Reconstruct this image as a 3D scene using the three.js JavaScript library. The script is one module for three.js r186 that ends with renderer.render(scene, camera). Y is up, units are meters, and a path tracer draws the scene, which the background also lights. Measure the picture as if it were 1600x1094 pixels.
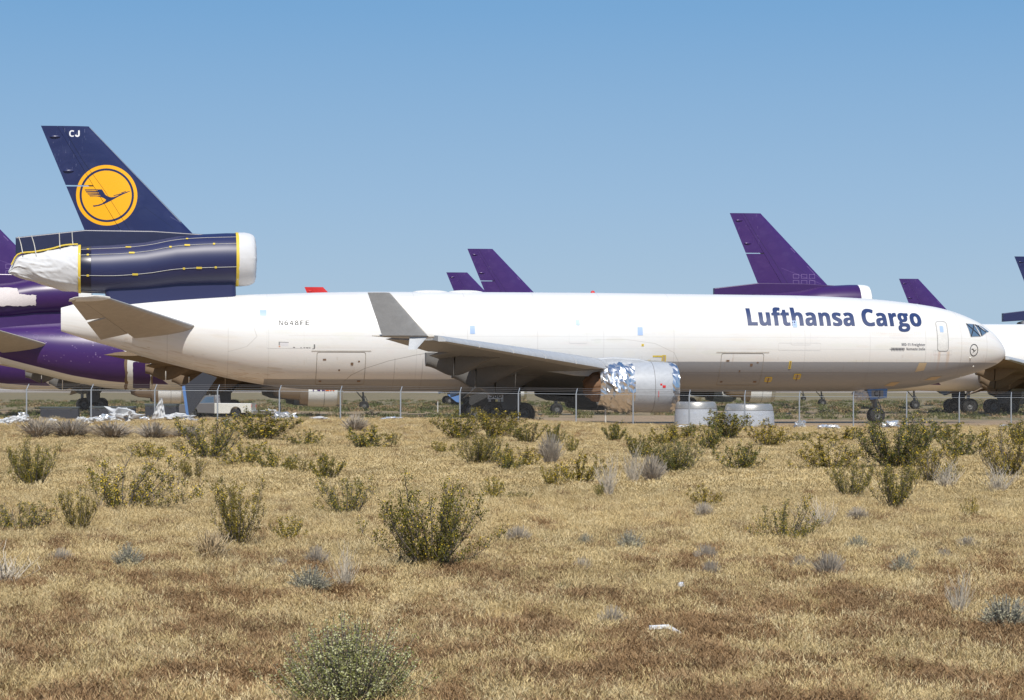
import * as THREE from 'three';
import { mergeGeometries, mergeVertices, toCreasedNormals } from 'three/addons/utils/BufferGeometryUtils.js';
import { TessellateModifier } from 'three/addons/modifiers/TessellateModifier.js';
import { RoundedBoxGeometry } from 'three/addons/geometries/RoundedBoxGeometry.js';
import { FontLoader } from 'three/addons/loaders/FontLoader.js';
import { createNoise2D, createNoise3D } from 'simplex-noise';

// ---------------------------------------------------------------- camera, sky, sun, exposure
const scene = new THREE.Scene();
const camera = new THREE.PerspectiveCamera(16.47, 1600 / 1094, 0.5, 20000);
camera.position.set(0, 2, 0);
camera.setViewOffset(1600, 1094, 0, -65, 1600, 1094);   // level camera, lens shifted up

const renderer = new THREE.WebGLRenderer({ antialias: true });
renderer.toneMapping = THREE.LinearToneMapping;
renderer.toneMappingExposure = 1.0;
renderer.shadowMap.enabled = true;

{
  const H = 1024, W = 8, data = new Float32Array(W * H * 4);
  const stops = [[-90, .43, .56, .68], [0, .43, .56, .68], [2.2, .40, .55, .70], [4.5, .325, .50, .705], [9, .19, .39, .66], [20, .11, .28, .55], [45, .06, .17, .41], [90, .045, .13, .34]];
  for (let j = 0; j < H; j++) {
    const el = ((j + .5) / H - .5) * 180;
    let k = 0; while (k < stops.length - 2 && el > stops[k + 1][0]) k++;
    const a = stops[k], b = stops[k + 1], t = THREE.MathUtils.clamp((el - a[0]) / (b[0] - a[0]), 0, 1);
    for (let i = 0; i < W; i++) for (let c = 0; c < 4; c++) data[(j * W + i) * 4 + c] = c === 3 ? 1 : a[c + 1] + (b[c + 1] - a[c + 1]) * t;
  }
  const sky = new THREE.DataTexture(data, W, H, THREE.RGBAFormat, THREE.FloatType);
  sky.mapping = THREE.EquirectangularReflectionMapping; sky.magFilter = THREE.LinearFilter; sky.needsUpdate = true;
  scene.background = sky; scene.environment = sky;
}
const sun = new THREE.DirectionalLight(new THREE.Color(1, .955, .87), 4.7);
sun.position.set(14, 172, 0); sun.target.position.set(0, 0, -150);
sun.castShadow = true; sun.shadow.mapSize.set(4096, 4096); sun.shadow.radius = 1;
Object.assign(sun.shadow.camera, { left: -160, right: 160, top: 160, bottom: -160, near: 1, far: 700 });
scene.add(sun, sun.target);

// ---------------------------------------------------------------- helpers
let seed = 7;
const rnd = () => { seed = (seed + 0x6d2b79f5) | 0; let t = Math.imul(seed ^ (seed >>> 15), 1 | seed); t = (t + Math.imul(t ^ (t >>> 7), 61 | t)) ^ t; return ((t ^ (t >>> 14)) >>> 0) / 4294967296; };
const rr = (a, b) => a + (b - a) * rnd();
const n2 = createNoise2D(rnd), n3 = createNoise3D(rnd);
const fbm = (x, y, o = 4) => { let s = 0, a = .5, f = 1; for (let i = 0; i < o; i++) { s += a * n2(x * f + i * 17.3, y * f - i * 9.1); a *= .5; f *= 2.03; } return s; };
const clamp = THREE.MathUtils.clamp, sstep = THREE.MathUtils.smoothstep, lerp = THREE.MathUtils.lerp;
const V = (x, y, z) => new THREE.Vector3(x, y, z);
const lin = (r, g, b) => new THREE.Color().setRGB(r, g, b);
const font = await new FontLoader().loadAsync('fonts/droid/droid_sans_bold.typeface.json');

const used = new Map();
function numbered(n) { const k = used.get(n) || 0; used.set(n, k + 1); return k ? n + '_' + String(k).padStart(3, '0') : n; }
function shadows(o) { o.castShadow = true; o.receiveShadow = true; return o; }
function mesh(name, geo, mat, parent) { const m = shadows(new THREE.Mesh(geo, mat)); m.name = name; if (parent) parent.add(m); return m; }
function tag(o, label, category, group) { o.userData.label = label; o.userData.category = category; if (group) o.userData.group = group; return o; }
function thing(name, label, category, pos = [0, 0, 0], turn = 0, group) {
  const o = new THREE.Group(); o.name = numbered(name); o.position.set(...pos); o.rotation.y = turn; scene.add(o); return tag(o, label, category, group);
}
function single(name, geo, mat, label, category, group) { const m = mesh(numbered(name), geo, mat, scene); return tag(m, label, category, group); }
const std = (r, g, b, o = {}) => new THREE.MeshPhysicalMaterial({ color: lin(r, g, b), roughness: .6, metalness: 0, side: THREE.DoubleSide, ...o });

// monotone interpolation through [x, y] pairs
function curve(p) {
  p = p.slice().sort((a, b) => a[0] - b[0]); const n = p.length, d = [], m = [];
  for (let i = 0; i < n - 1; i++) d[i] = (p[i + 1][1] - p[i][1]) / (p[i + 1][0] - p[i][0]);
  for (let i = 0; i < n; i++) m[i] = i === 0 ? d[0] : i === n - 1 ? d[n - 2] : d[i - 1] * d[i] <= 0 ? 0 : 2 * d[i - 1] * d[i] / (d[i - 1] + d[i]);
  return (x) => {
    if (x <= p[0][0]) return p[0][1]; if (x >= p[n - 1][0]) return p[n - 1][1];
    let i = 0; while (x > p[i + 1][0]) i++;
    const h = p[i + 1][0] - p[i][0], t = (x - p[i][0]) / h, t2 = t * t, t3 = t2 * t;
    return (2 * t3 - 3 * t2 + 1) * p[i][1] + (t3 - 2 * t2 + t) * h * m[i] + (-2 * t3 + 3 * t2) * p[i + 1][1] + (t3 - t2) * h * m[i + 1];
  };
}
function loft(rings, closed = true, caps = [false, false], uvs) {   // rings: arrays of [x,y,z]
  const n = rings[0].length, pos = [], uv = [], idx = [], cols = closed ? n + 1 : n;
  rings.forEach((r, i) => { for (let j = 0; j < cols; j++) { pos.push(...r[j % n]); uv.push(...(uvs ? uvs(i, j, r[j % n]) : [i / (rings.length - 1), j / (cols - 1)])); } });
  for (let i = 0; i < rings.length - 1; i++) for (let j = 0; j < cols - 1; j++) { const a = i * cols + j, b = a + cols; idx.push(a, b, a + 1, b, b + 1, a + 1); }
  [[0, 1], [rings.length - 1, 0]].forEach(([i, f], k) => {
    if (!caps[k]) return; const r = rings[i], c = r.reduce((s, p) => [s[0] + p[0] / n, s[1] + p[1] / n, s[2] + p[2] / n], [0, 0, 0]), b = pos.length / 3;
    pos.push(...c); uv.push(...(uvs ? uvs(i, 0, c) : [.5, .5])); r.forEach((p, j) => { pos.push(...p); uv.push(...(uvs ? uvs(i, j, p) : [.5, .5])); });
    for (let j = 0; j < n; j++) { const p = b + 1 + j, q = b + 1 + (j + 1) % n; f ? idx.push(b, p, q) : idx.push(b, q, p); }
  });
  const g = new THREE.BufferGeometry();
  g.setAttribute('position', new THREE.Float32BufferAttribute(pos, 3)); g.setAttribute('uv', new THREE.Float32BufferAttribute(uv, 2)); g.setIndex(idx);
  g.computeVertexNormals(); return g;
}
function fixSeam(g, rows, n) {   // same normal on both sides of a closed loft's seam
  const N = g.attributes.normal; for (let i = 0; i < rows; i++) { const a = i * (n + 1), b = a + n, s = V(N.getX(a) + N.getX(b), N.getY(a) + N.getY(b), N.getZ(a) + N.getZ(b)).normalize(); N.setXYZ(a, s.x, s.y, s.z); N.setXYZ(b, s.x, s.y, s.z); } return g;
}
// a streamlined piece between the chord fractions c0 and c1; sections {p, c, t, up, tw}
function foil(secs, c0, c1, { droop = 0, lead = 0, uv = 'xz', min = .012, shift = 0 } = {}) {
  const K = 9, yt = (s) => 5 * (.2969 * Math.sqrt(s) - .126 * s - .3516 * s * s + .2843 * s ** 3 - .1036 * s ** 4);
  const rings = secs.map((q) => {
    const up = V(...q.up).normalize(), d = V(-1, 0, 0).multiplyScalar(Math.cos(q.tw || 0)).addScaledVector(up, -Math.sin(q.tw || 0));
    const a2 = (q.tw || 0) + droop, dd = V(-1, 0, 0).multiplyScalar(Math.cos(a2)).addScaledVector(up, -Math.sin(a2)), P = V(...q.p), pts = [];
    const at = (k, sgn) => {
      const e = k / K, s = c0 === 0 ? c1 * e * e : c0 + (c1 - c0) * e, h = Math.max(min, q.t * q.c * yt(s)) * (sgn < 0 && q.flat ? q.flat : 1);
      const o = P.clone().addScaledVector(d, c0 * q.c).addScaledVector(dd, (s - c0) * q.c).addScaledVector(up, sgn * (c0 === 0 && k === 0 ? 0 : h)).addScaledVector(up, lead * (1 - e) * q.c).addScaledVector(d, -shift); pts.push([o.x, o.y, o.z]);
    };
    for (let k = 0; k <= K; k++) at(k, 1); for (let k = K; k >= (c0 === 0 ? 1 : 0); k--) at(k, -1);
    return pts;
  });
  return toCreasedNormals(loft(rings, true, [true, true], (i, j, p) => uv === 'xy' ? [p[0], p[1]] : [p[0], p[2]]), .55);
}
const between = (a, b, t) => ({ p: a.p.map((v, i) => lerp(v, b.p[i], t)), c: lerp(a.c, b.c, t), t: lerp(a.t, b.t, t), up: a.up.map((v, i) => lerp(v, b.up[i], t)), tw: lerp(a.tw || 0, b.tw || 0, t), flat: a.flat ? lerp(a.flat, b.flat, t) : undefined });
function span(secs, key, lo, hi) {   // sections between two stations along an axis
  const at = (v) => { let i = 0; while (i < secs.length - 2 && v > secs[i + 1].p[key]) i++; const a = secs[i], b = secs[i + 1]; return between(a, b, (v - a.p[key]) / (b.p[key] - a.p[key])); };
  return [at(lo), ...secs.filter((s) => s.p[key] > lo + .02 && s.p[key] < hi - .02), at(hi)];
}
function tube(pts, r, seg = 5, many) { return new THREE.TubeGeometry(new THREE.CatmullRomCurve3(pts.map((p) => p.isVector3 ? p : V(...p))), many || Math.max(2, pts.length * 3), r, seg, false); }
function bar(a, b, r, seg = 6) { const A = V(...a), B = V(...b), g = new THREE.CylinderGeometry(r, r, A.distanceTo(B), seg, 1); g.applyQuaternion(new THREE.Quaternion().setFromUnitVectors(V(0, 1, 0), B.clone().sub(A).normalize())); const m = A.add(B).multiplyScalar(.5); return g.translate(m.x, m.y, m.z); }
function box(x, y, z, w, h, d, r = .02) { return new RoundedBoxGeometry(w, h, d, 1, Math.min(r, w / 3, h / 3, d / 3)).translate(x, y, z); }
const plain = (gs) => mergeGeometries(gs.map((g) => { g = g.index ? g.toNonIndexed() : g; for (const k of Object.keys(g.attributes)) if (!['position', 'normal', 'uv'].includes(k)) g.deleteAttribute(k); return g; }));
function poly(pts) { return new THREE.Shape(pts.map((p) => new THREE.Vector2(p[0], p[1]))); }
function rrect(x0, y0, x1, y1, r) {
  const s = new THREE.Shape(); s.moveTo(x0 + r, y0); s.lineTo(x1 - r, y0); s.quadraticCurveTo(x1, y0, x1, y0 + r); s.lineTo(x1, y1 - r); s.quadraticCurveTo(x1, y1, x1 - r, y1); s.lineTo(x0 + r, y1); s.quadraticCurveTo(x0, y1, x0, y1 - r); s.lineTo(x0, y0 + r); s.quadraticCurveTo(x0, y0, x0 + r, y0); return s;
}
function extrude(shape, depth, bevel = .02) { return new THREE.ExtrudeGeometry(shape, { depth, bevelEnabled: bevel > 0, bevelSize: bevel, bevelThickness: bevel, bevelSegments: 2, curveSegments: 10 }).translate(0, 0, -depth / 2); }
function canvasTex(w, h, draw) { const c = document.createElement('canvas'); c.width = w; c.height = h; draw(c.getContext('2d'), w, h); const t = new THREE.CanvasTexture(c); t.colorSpace = THREE.SRGBColorSpace; t.wrapS = t.wrapT = THREE.RepeatWrapping; t.magFilter = THREE.LinearFilter; return t; }
function dataTex(n, fn, srgb = true) {
  const d = new Uint8Array(n * n * 4); for (let j = 0; j < n; j++) for (let i = 0; i < n; i++) { const c = fn(i / n, j / n); for (let k = 0; k < 3; k++) d[(j * n + i) * 4 + k] = clamp(c[k] ?? c[0], 0, 1) * 255; d[(j * n + i) * 4 + 3] = 255; }
  const t = new THREE.DataTexture(d, n, n); t.wrapS = t.wrapT = THREE.RepeatWrapping; t.magFilter = THREE.LinearFilter; if (srgb) t.colorSpace = THREE.SRGBColorSpace; t.needsUpdate = true; return t;
}
const tileNoise = (u, v, f, z = 0) => { const a = u * 2 * Math.PI, b = v * 2 * Math.PI, r = f / (2 * Math.PI); return n3(Math.cos(a) * r + Math.cos(b) * r * 1.31 + z, Math.sin(a) * r + z * 2, Math.sin(b) * r * 1.17 + Math.cos(b) * r); };

// ---------------------------------------------------------------- materials
const dirtTex = dataTex(256, (u, v) => { const a =         .94 + .022 * tileNoise(u, v, 6) + .02 * tileNoise(u, v, 24, 3) + .025 * tileNoise(u, v, 70, 8); return [a, a * .992, a * .98]; });
const dirt = (rx, ry) => { const t = dirtTex.clone(); t.repeat.set(rx, ry); t.needsUpdate = true; return t; };
const M = {
  grey: std(.30, .305, .315, { roughness: .45, map: dirt(.22, .22) }),
  greyDark: std(.25, .26, .28, { roughness: .5, map: dirt(.3, .3) }),
  fairing: std(.17, .165, .16, { roughness: .55, map: dirt(.4, .4) }),
  gearDoor: std(.07, .072, .08, { roughness: .6 }),
  gear: std(.035, .035, .036, { roughness: .6 }),
  slat: std(.50, .52, .55, { roughness: .45, map: dirt(.3, .3) }),
  white: std(.80, .80, .785, { roughness: .38, map: dirt(.15, .15) }),
  dusty: std(.66, .63, .58, { roughness: .55, map: dirt(.3, .3) }),
  navyGloss: std(.018, .023, .085, { roughness: .46, clearcoat: .15, clearcoatRoughness: .35 }),
  purple: std(.052, .018, .12, { roughness: .32, map: dirt(.25, .25) }),
  red: std(.62, .03, .03, { roughness: .4 }),
  nacelle: std(.48, .51, .56, { roughness: .5, map: dirt(.5, .5) }),
  shroud: std(.022, .022, .024, { roughness: .7 }),
  metal: std(.62, .62, .60, { roughness: .35, metalness: .8 }),
  foil: std(.84, .84, .85, { roughness: .3, metalness: 1 }),
  cloth: std(.62, .62, .63, { roughness: .8 }),
  yellow: std(.72, .53, .06, { roughness: .6 }),
  rope: std(.62, .60, .55, { roughness: .8 }),
  tan: std(.50, .39, .25, { roughness: .7 }),
  black: std(.016, .016, .017, { roughness: .75 }),
  tyre: std(.02, .02, .021, { roughness: .85 }),
  hub: std(.12, .12, .12, { roughness: .5 }),
  glass: std(.10, .16, .24, { roughness: .08, clearcoat: 1, clearcoatRoughness: .03 }),
  pane: std(.38, .50, .72, { roughness: .35 }),
  line: std(.20, .20, .21, { roughness: .6 }),
  letter: std(.022, .042, .13, { roughness: .4 }),
  ink: std(.03, .03, .035, { roughness: .5 }),
  rust: std(.18, .10, .055, { roughness: .9 }),
  wire: std(.17, .17, .17, { roughness: .6, metalness: .3 }),
  galv: std(.42, .44, .46, { roughness: .45, metalness: .5 }),
  blue: std(.10, .22, .50, { roughness: .5 }),
  brownTorn: std(.24, .17, .11, { roughness: .85, map: dirt(.5, .5) }),
};

// ---------------------------------------------------------------- fuselage shape (shared by all the airplanes), metres from the airplane's centre
const topC = curve([[-27.51, 7.05], [-26.83, 7.25], [-23.52, 7.46], [-19.68, 7.71], [-15.81, 7.93], [-7.97, 8.14], [4.03, 8.16], [12.21, 8.11], [18.0, 8.07], [20.5, 8.0], [23.04, 7.88], [24.73, 7.73], [26.85, 7.46], [28.12, 7.2], [29.83, 6.58], [30.9, 5.95], [31.54, 5.3], [31.86, 4.78], [31.97, 4.42]]);
const botC = curve([[-27.51, 5.64], [-25.8, 5.08], [-24.47, 4.71], [-22.56, 4.1], [-20.83, 3.63], [-19.29, 3.24], [-17.75, 2.86], [-15.84, 2.49], [-14.25, 2.26], [-11.9, 2.1], [-7.97, 2.03], [4.03, 2.0], [16.34, 2.0], [21.78, 2.04], [24.73, 2.16], [26.85, 2.42], [28.97, 2.92], [30.9, 3.52], [31.62, 3.9], [31.9, 4.2], [31.97, 4.36]]);
const widC = curve([[-27.51, .16], [-26.8, .42], [-25, 1.05], [-22, 1.85], [-18, 2.55], [-15, 2.86], [-12, 3.0], [-8, 3.05], [20, 3.05], [22.5, 3.0], [24.7, 2.85], [26.8, 2.58], [28.5, 2.22], [29.8, 1.8], [30.9, 1.28], [31.54, .82], [31.86, .42], [31.97, .05]]);
const XA = -27.51, XB = 31.97;
const stations = []; for (let i = 0; i <= 70; i++) stations.push(lerp(XA, 26, i / 70)); for (let i = 1; i <= 34; i++) stations.push(lerp(26, XB, Math.sin(i / 34 * Math.PI / 2)));
function fuselageGeo() {
  const N = 72, rings = stations.map((x) => { const t = topC(x), b = botC(x), w = widC(x), r = []; for (let j = 0; j < N; j++) { const f = -Math.PI + j / N * 2 * Math.PI; r.push([x, (t + b) / 2 + (t - b) / 2 * Math.sin(f), w * Math.cos(f)]); } return r; });
  return fixSeam(loft(rings, true, [true, true], (i, j, p) => [(stations[i] - XA) / (XB - XA), j / N]), rings.length, N);
}
const FUS = fuselageGeo();
const skinZ = (x, y) => { const t = topC(x), b = botC(x), k = (y - (t + b) / 2) / ((t - b) / 2); return widC(x) * Math.sqrt(Math.max(0, 1 - k * k)); };
// a shape drawn in side view (x forward, y up) laid onto the starboard skin
function onSkin(shapes, off = .006, edge = .22) {
  let g = new THREE.ShapeGeometry(shapes, 8); g = g.toNonIndexed(); g.deleteAttribute('normal'); g = new TessellateModifier(edge, 9).modify(g);
  const P = g.attributes.position, uv = g.attributes.uv;
  for (let i = 0; i < P.count; i++) {
    const x = P.getX(i), y = P.getY(i), t = topC(x), b = botC(x), cy = (t + b) / 2, z = skinZ(x, y), n = V(0, (y - cy) / ((t - b) / 2) ** 2, z / widC(x) ** 2).normalize();
    P.setXYZ(i, x, y + n.y * off, z + n.z * off); uv.setXY(i, x, y);
  }
  g = mergeVertices(g); g.computeVertexNormals(); return g;
}
function frame(x0, y0, x1, y1, r, w) { const s = rrect(x0 - w, y0 - w, x1 + w, y1 + w, r + w); s.holes.push(rrect(x0, y0, x1, y1, r)); return s; }
const TW = 2048, TH = 1024, U = (x) => (x - XA) / (XB - XA) * TW, VV = (x, y) => { const t = topC(x), b = botC(x), k = clamp((y - (t + b) / 2) / ((t - b) / 2), -1, 1); return (1 - (Math.asin(k) + Math.PI) / (2 * Math.PI)) * TH; };

const whiteSkin = canvasTex(TW, TH, (g) => {
  g.fillStyle = 'rgb(224,222,219)'; g.fillRect(0, 0, TW, TH);
  for (let i = 0; i < 2600; i++) { g.fillStyle = `rgba(${150 + rnd() * 60 | 0},${130 + rnd() * 60 | 0},${105 + rnd() * 50 | 0},${.012 + .03 * rnd()})`; g.beginPath(); g.ellipse(rnd() * TW, rnd() * TH, 3 + 40 * rnd(), 2 + 9 * rnd(), 0, 0, 7); g.fill(); }
  // grey belly paint, both sides
  const yg = (x) => x > 0 ? 3.84 : 2.76;
  for (const side of [0, 1]) {
    g.fillStyle = 'rgb(150,151,155)'; g.beginPath();
    for (let i = 0; i <= 300; i++) { const x = lerp(-15.4, 31.3, i / 300), v = VV(x, yg(x)); g.lineTo(U(x), side ? (1.5 * TH - v + TH) % TH : v); }
    g.lineTo(U(31.3), side ? TH : TH * .75); g.lineTo(U(-15.4), side ? TH : TH * .75); g.closePath(); if (!side) g.fill();
  }
  g.fillStyle = 'rgb(150,151,155)'; g.fillRect(U(0), TH * .75, U(31) - U(0), TH * .16); g.fillRect(U(-15), TH * .75, U(0) - U(-15), TH * .10);
  // panel joints
  const seam = (pts, a = .28, w = 1.1) => { g.strokeStyle = `rgba(95,90,84,${a})`; g.lineWidth = w; g.beginPath(); pts.forEach(([x, y]) => g.lineTo(U(x), VV(x, y))); g.stroke(); };
  for (const x of [-25.4, -21.2, -17.6, -15.2, -6.3, -3.2, 1.1, 5.2, 9.6, 17.9, 22.1, 25.8, 28.3, 30.2]) seam(Array.from({ length: 30 }, (_, i) => [x, lerp(botC(x) + .02, topC(x) - .02, i / 29)]), .13 + .1 * rnd(), .9);
  for (const y of [7.55, 5.35, 4.62, 3.17]) seam(Array.from({ length: 120 }, (_, i) => [lerp(-14, 29.0, i / 119), y]), .16, .9);
  seam([[8.6, 3.16], [14, 3.17], [20, 3.18], [24, 3.18]], .55, 1.4);
  // wing fairing joint on the rear belly, and its panels
  seam([[-10.6, 2.62], [-10.2, 3.0], [-9.4, 3.4], [-8, 3.85], [-6.4, 4.2], [-5, 4.42], [-3, 4.55]], .5, 1.5);
  for (const x of [-7.6, -5.9, -3.4]) seam([[x, 2.1], [x, 3.0], [x, 4.0]], .3);
  // forward wing fairing outline
  seam([[4.4, 5.15], [6.5, 5.2], [8.4, 4.95], [9.6, 4.4], [10.0, 3.7], [9.8, 3.2]], .28);
  // outline round the stabilizer opening
  seam([[-17.9, 6.7], [-16.9, 6.45], [-16.1, 5.9], [-15.9, 5.3], [-16.5, 4.7], [-17.6, 4.4]], .25);
  // ghost of removed marking above the forward cabin, and soil below the door
  for (let i = 0; i < 30; i++) { g.strokeStyle = 'rgba(120,115,110,.10)'; g.lineWidth = 1; g.strokeRect(U(lerp(17.2, 25.6, i / 30)), VV(20, 5.85), 5, 9); }
  for (const [x, w, a] of [[26.72, .12, .5], [27.35, .14, .55], [27.0, .35, .18], [26.3, .2, .15]]) for (let k = 0; k < 26; k++) { g.fillStyle = `rgba(165,125,80,${a * .12 * rnd()})`; g.fillRect(U(x + rr(-w, w)), VV(27, 4.5), 1 + 2 * rnd(), 20 + 70 * rnd()); }
  for (let k = 0; k < 160; k++) { const x = rr(-14, 30), y = rr(2.1, 4.4); g.fillStyle = `rgba(125,95,65,${.1 * rnd()})`; g.fillRect(U(x), VV(x, y), 1 + rnd() * 2, 5 + 26 * rnd()); }
  // rear underside soil
  for (let k = 0; k < 240; k++) { const x = rr(-24, -14), y = lerp(botC(x), botC(x) + 1.1, rnd() * rnd()); g.fillStyle = `rgba(130,90,55,${.16 * rnd()})`; g.beginPath(); g.ellipse(U(x), VV(x, y), 3 + 14 * rnd(), 1 + 4 * rnd(), 0, 0, 7); g.fill(); }
  // small writing
  g.fillStyle = 'rgb(60,60,66)'; g.textAlign = 'right'; g.textBaseline = 'alphabetic';
  const small = (s, x, y, h, w) => { g.save(); g.translate(U(x), VV(x, y)); g.font = `bold ${h}px sans-serif`; const m = g.measureText(s).width; g.scale(w * TW / (XB - XA) / m, 1); g.fillText(s, 0, 0); g.restore(); };
  small('MD-11 Freighter', 25.75, 4.83, 14, 1.6); small('Namaste India', 25.75, 4.57, 14, 1.28);
  g.lineWidth = 1.4; g.strokeStyle = 'rgba(70,70,75,.8)'; for (let i = 0; i < 9; i++) { const x = 23.45 + i * .1; g.beginPath(); g.moveTo(U(x), VV(x, 4.72)); g.lineTo(U(x + .11), VV(x, 4.72)); g.moveTo(U(x + .06), VV(x, 4.72)); g.lineTo(U(x + .06), VV(x, 4.57)); g.arc(U(x + .02), VV(x, 4.64), 2.5, 0, 4); g.stroke(); }
  g.textAlign = 'left';
  // half removed old registration with its flag
  g.fillStyle = 'rgb(214,212,214)'; g.fillRect(U(-14.55), VV(-14, 4.95), 18, 14); g.fillStyle = 'rgba(190,110,70,.7)'; g.fillRect(U(-14.6), VV(-14, 4.72), 3, 5); g.strokeStyle = 'rgba(70,70,70,.7)'; g.lineWidth = 1.2; g.strokeRect(U(-14.55), VV(-14, 4.95), 18, .5); g.strokeRect(U(-14.58), VV(-14, 4.95), .6, 11);
  g.fillStyle = 'rgba(60,60,62,.75)'; g.font = 'bold 17px sans-serif'; g.fillText('J', U(-12.55), VV(-12.5, 4.6)); for (const [x, w] of [[-13.75, 4], [-13.3, 2], [-13.12, 3], [-12.98, 5], [-12.8, 3]]) g.fillRect(U(x), VV(-13, 4.65), w, 3);
});
M.skin = new THREE.MeshPhysicalMaterial({ map: whiteSkin, roughness: .36, side: THREE.DoubleSide });

const purpleSkin = canvasTex(2048, 512, (g) => {
  const vv = (x, y) => VV(x, y) / 2;
  g.fillStyle = 'rgb(234,232,228)'; g.fillRect(0, 0, TW, 512);
  g.fillStyle = 'rgb(64,37,98)'; g.beginPath(); g.moveTo(0, 0); g.lineTo(U(-17.2), vv(-17, 8)); for (let i = 0; i <= 20; i++) { const y = lerp(7.9, 2.6, i / 20), x = lerp(-16.6, -9.6, i / 20); g.lineTo(U(x), vv(x, y)); } g.lineTo(U(-17.5), vv(-17.5, 3.35)); g.lineTo(0, vv(-25, 5.4)); g.closePath(); g.fill();
  g.save(); g.translate(0, 0); g.fillRect(0, 0, U(-17.2), 130); g.restore();
  for (let i = 0; i < 700; i++) { g.fillStyle = `rgba(${130 + rnd() * 60 | 0},${110 + rnd() * 60 | 0},${110 + rnd() * 60 | 0},${.05 * rnd()})`; g.beginPath(); g.ellipse(rnd() * TW, rnd() * 512, 3 + 40 * rnd(), 2 + 7 * rnd(), 0, 0, 7); g.fill(); }
  for (let i = 0; i < 46; i++) { const x = rr(-22, -12), y = rr(4, 7); g.fillStyle = 'rgba(205,200,200,.55)'; g.fillRect(U(x), vv(x, y), 1 + 3 * rnd(), 1 + 2 * rnd()); }
  g.strokeStyle = 'rgba(160,140,175,.35)'; g.lineWidth = 1; for (let i = 0; i < 8; i++) { const x = -23 + i * 1.3; g.beginPath(); g.arc(U(x), vv(x, 6.55), 7, 0, 7); g.stroke(); }
});
M.purpleSkin = new THREE.MeshPhysicalMaterial({ map: purpleSkin, roughness: .34, side: THREE.DoubleSide });
M.farWhite = new THREE.MeshPhysicalMaterial({ color: lin(.78, .78, .765), roughness: .4, side: THREE.DoubleSide });

// painted fin skins: the texture lies flat on the fin, x -31..-19, y 10.8..18.3
function finSkin(base, mark, scuff) {
  const t = canvasTex(1024, 640, (g, W, H) => {
    const X = (x) => (x + 31) / 12 * W, Y = (y) => H - (y - 10.8) / 7.5 * H;
    g.fillStyle = base; g.fillRect(0, 0, W, H);
    for (let i = 0; i < 300; i++) { g.fillStyle = `rgba(255,255,255,${.02 * rnd()})`; g.beginPath(); g.ellipse(rnd() * W, rnd() * H, 10 + 50 * rnd(), 6 + 30 * rnd(), 0, 0, 7); g.fill(); }
    const ln = (p, a, w = 1.4, c = '0,0,0') => { g.strokeStyle = `rgba(${c},${a})`; g.lineWidth = w; g.beginPath(); p.forEach(([x, y]) => g.lineTo(X(x), Y(y))); g.stroke(); };
    if (mark) {
      const cx = -24.79, cy = 13.85, R = 1.83, s = W / 12, sy = H / 7.5;
      const disc = (r, c) => { g.fillStyle = c; g.beginPath(); g.ellipse(X(cx), Y(cy), r * s, r * sy, 0, 0, 7); g.fill(); };
      disc(R, 'rgb(250,178,20)'); disc(R * .885, base); disc(R * .815, 'rgb(250,178,20)');
      // the flying bird, in units of the disc radius
      const B = (p) => { g.beginPath(); p.forEach(([x, y]) => g.lineTo(X(cx + x * R), Y(cy + y * R))); g.closePath(); g.fill(); };
      const q = (x, y) => [(x - 563) / 404, (545 - y) / 404];
      g.fillStyle = base;
      B([q(272, 470), q(500, 468), q(520, 500), q(545, 540), q(580, 563), q(620, 572), q(660, 568), q(700, 552), q(760, 518), q(868, 484), q(866, 492), q(790, 525), q(720, 560), q(640, 606), q(560, 648), q(470, 685), q(392, 700), q(378, 682), q(440, 676), q(500, 655), q(540, 625), q(556, 606), q(520, 582), q(480, 568), q(420, 560), q(345, 562), q(330, 548), q(480, 552), q(474, 542), q(318, 536), q(306, 524), q(462, 520), q(455, 510), q(296, 510), q(284, 494), q(443, 490), q(436, 480), q(280, 484)]);
      B([q(650, 548), q(742, 520), q(748, 526), q(655, 556)]); B([q(745, 512), q(815, 486), q(818, 492), q(760, 516)]);
      g.fillStyle = 'rgb(240,240,240)'; g.textAlign = 'center'; g.save(); g.translate(X(-26.7), Y(17.35)); g.font = 'bold 46px sans-serif'; g.textAlign = 'right'; g.fillText('C', -1, 0); g.lineWidth = 8.5; g.strokeStyle = 'rgb(240,240,240)'; g.beginPath(); g.moveTo(22, -33); g.lineTo(22, -12); g.arc(13.5, -12, 8.5, 0, Math.PI * .95); g.stroke(); g.restore();
    } else {
      for (let i = 0; i < 3; i++) for (const y of [12.55, 12.0]) { g.strokeStyle = 'rgba(190,170,205,.7)'; g.lineWidth = 2; g.strokeRect(X(-22.9 + i * .75), Y(y), 44, 30); }
      ln([[-23.1, 14.9], [-22.7, 14.5]], .7, 2, '190,170,205'); ln([[-21.6, 13.3], [-20.9, 12.6]], .7, 2, '190,170,205'); ln([[-24, 13.1], [-20.3, 11.7]], .35, 2, '190,170,205');
    }
    ln([[-27.45, 18], [-26.2, 15.9], [-24.9, 14.1], [-23.4, 11.7]], .5, 2); ln([[-22.6, 13.2], [-20.8, 11.9]], .35); ln([[-21, 12.6], [-20.3, 12.2]], .5, 2, '150,150,170');
    for (let i = 0; i < scuff; i++) { const x = rr(-28.3, -26), y = rr(15, 18); g.fillStyle = `rgba(200,200,205,${.5 * rnd()})`; g.fillRect(X(x), Y(y), 1 + 1.6 * rnd(), 6 + 26 * rnd() * rnd()); }
  });
  t.wrapS = t.wrapT = THREE.ClampToEdgeWrapping; t.repeat.set(1 / 12, 1 / 7.5); t.offset.set(31 / 12, -10.8 / 7.5);
  return new THREE.MeshPhysicalMaterial({ map: t, roughness: .3, clearcoat: .25, clearcoatRoughness: .2, side: THREE.DoubleSide });
}
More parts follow.
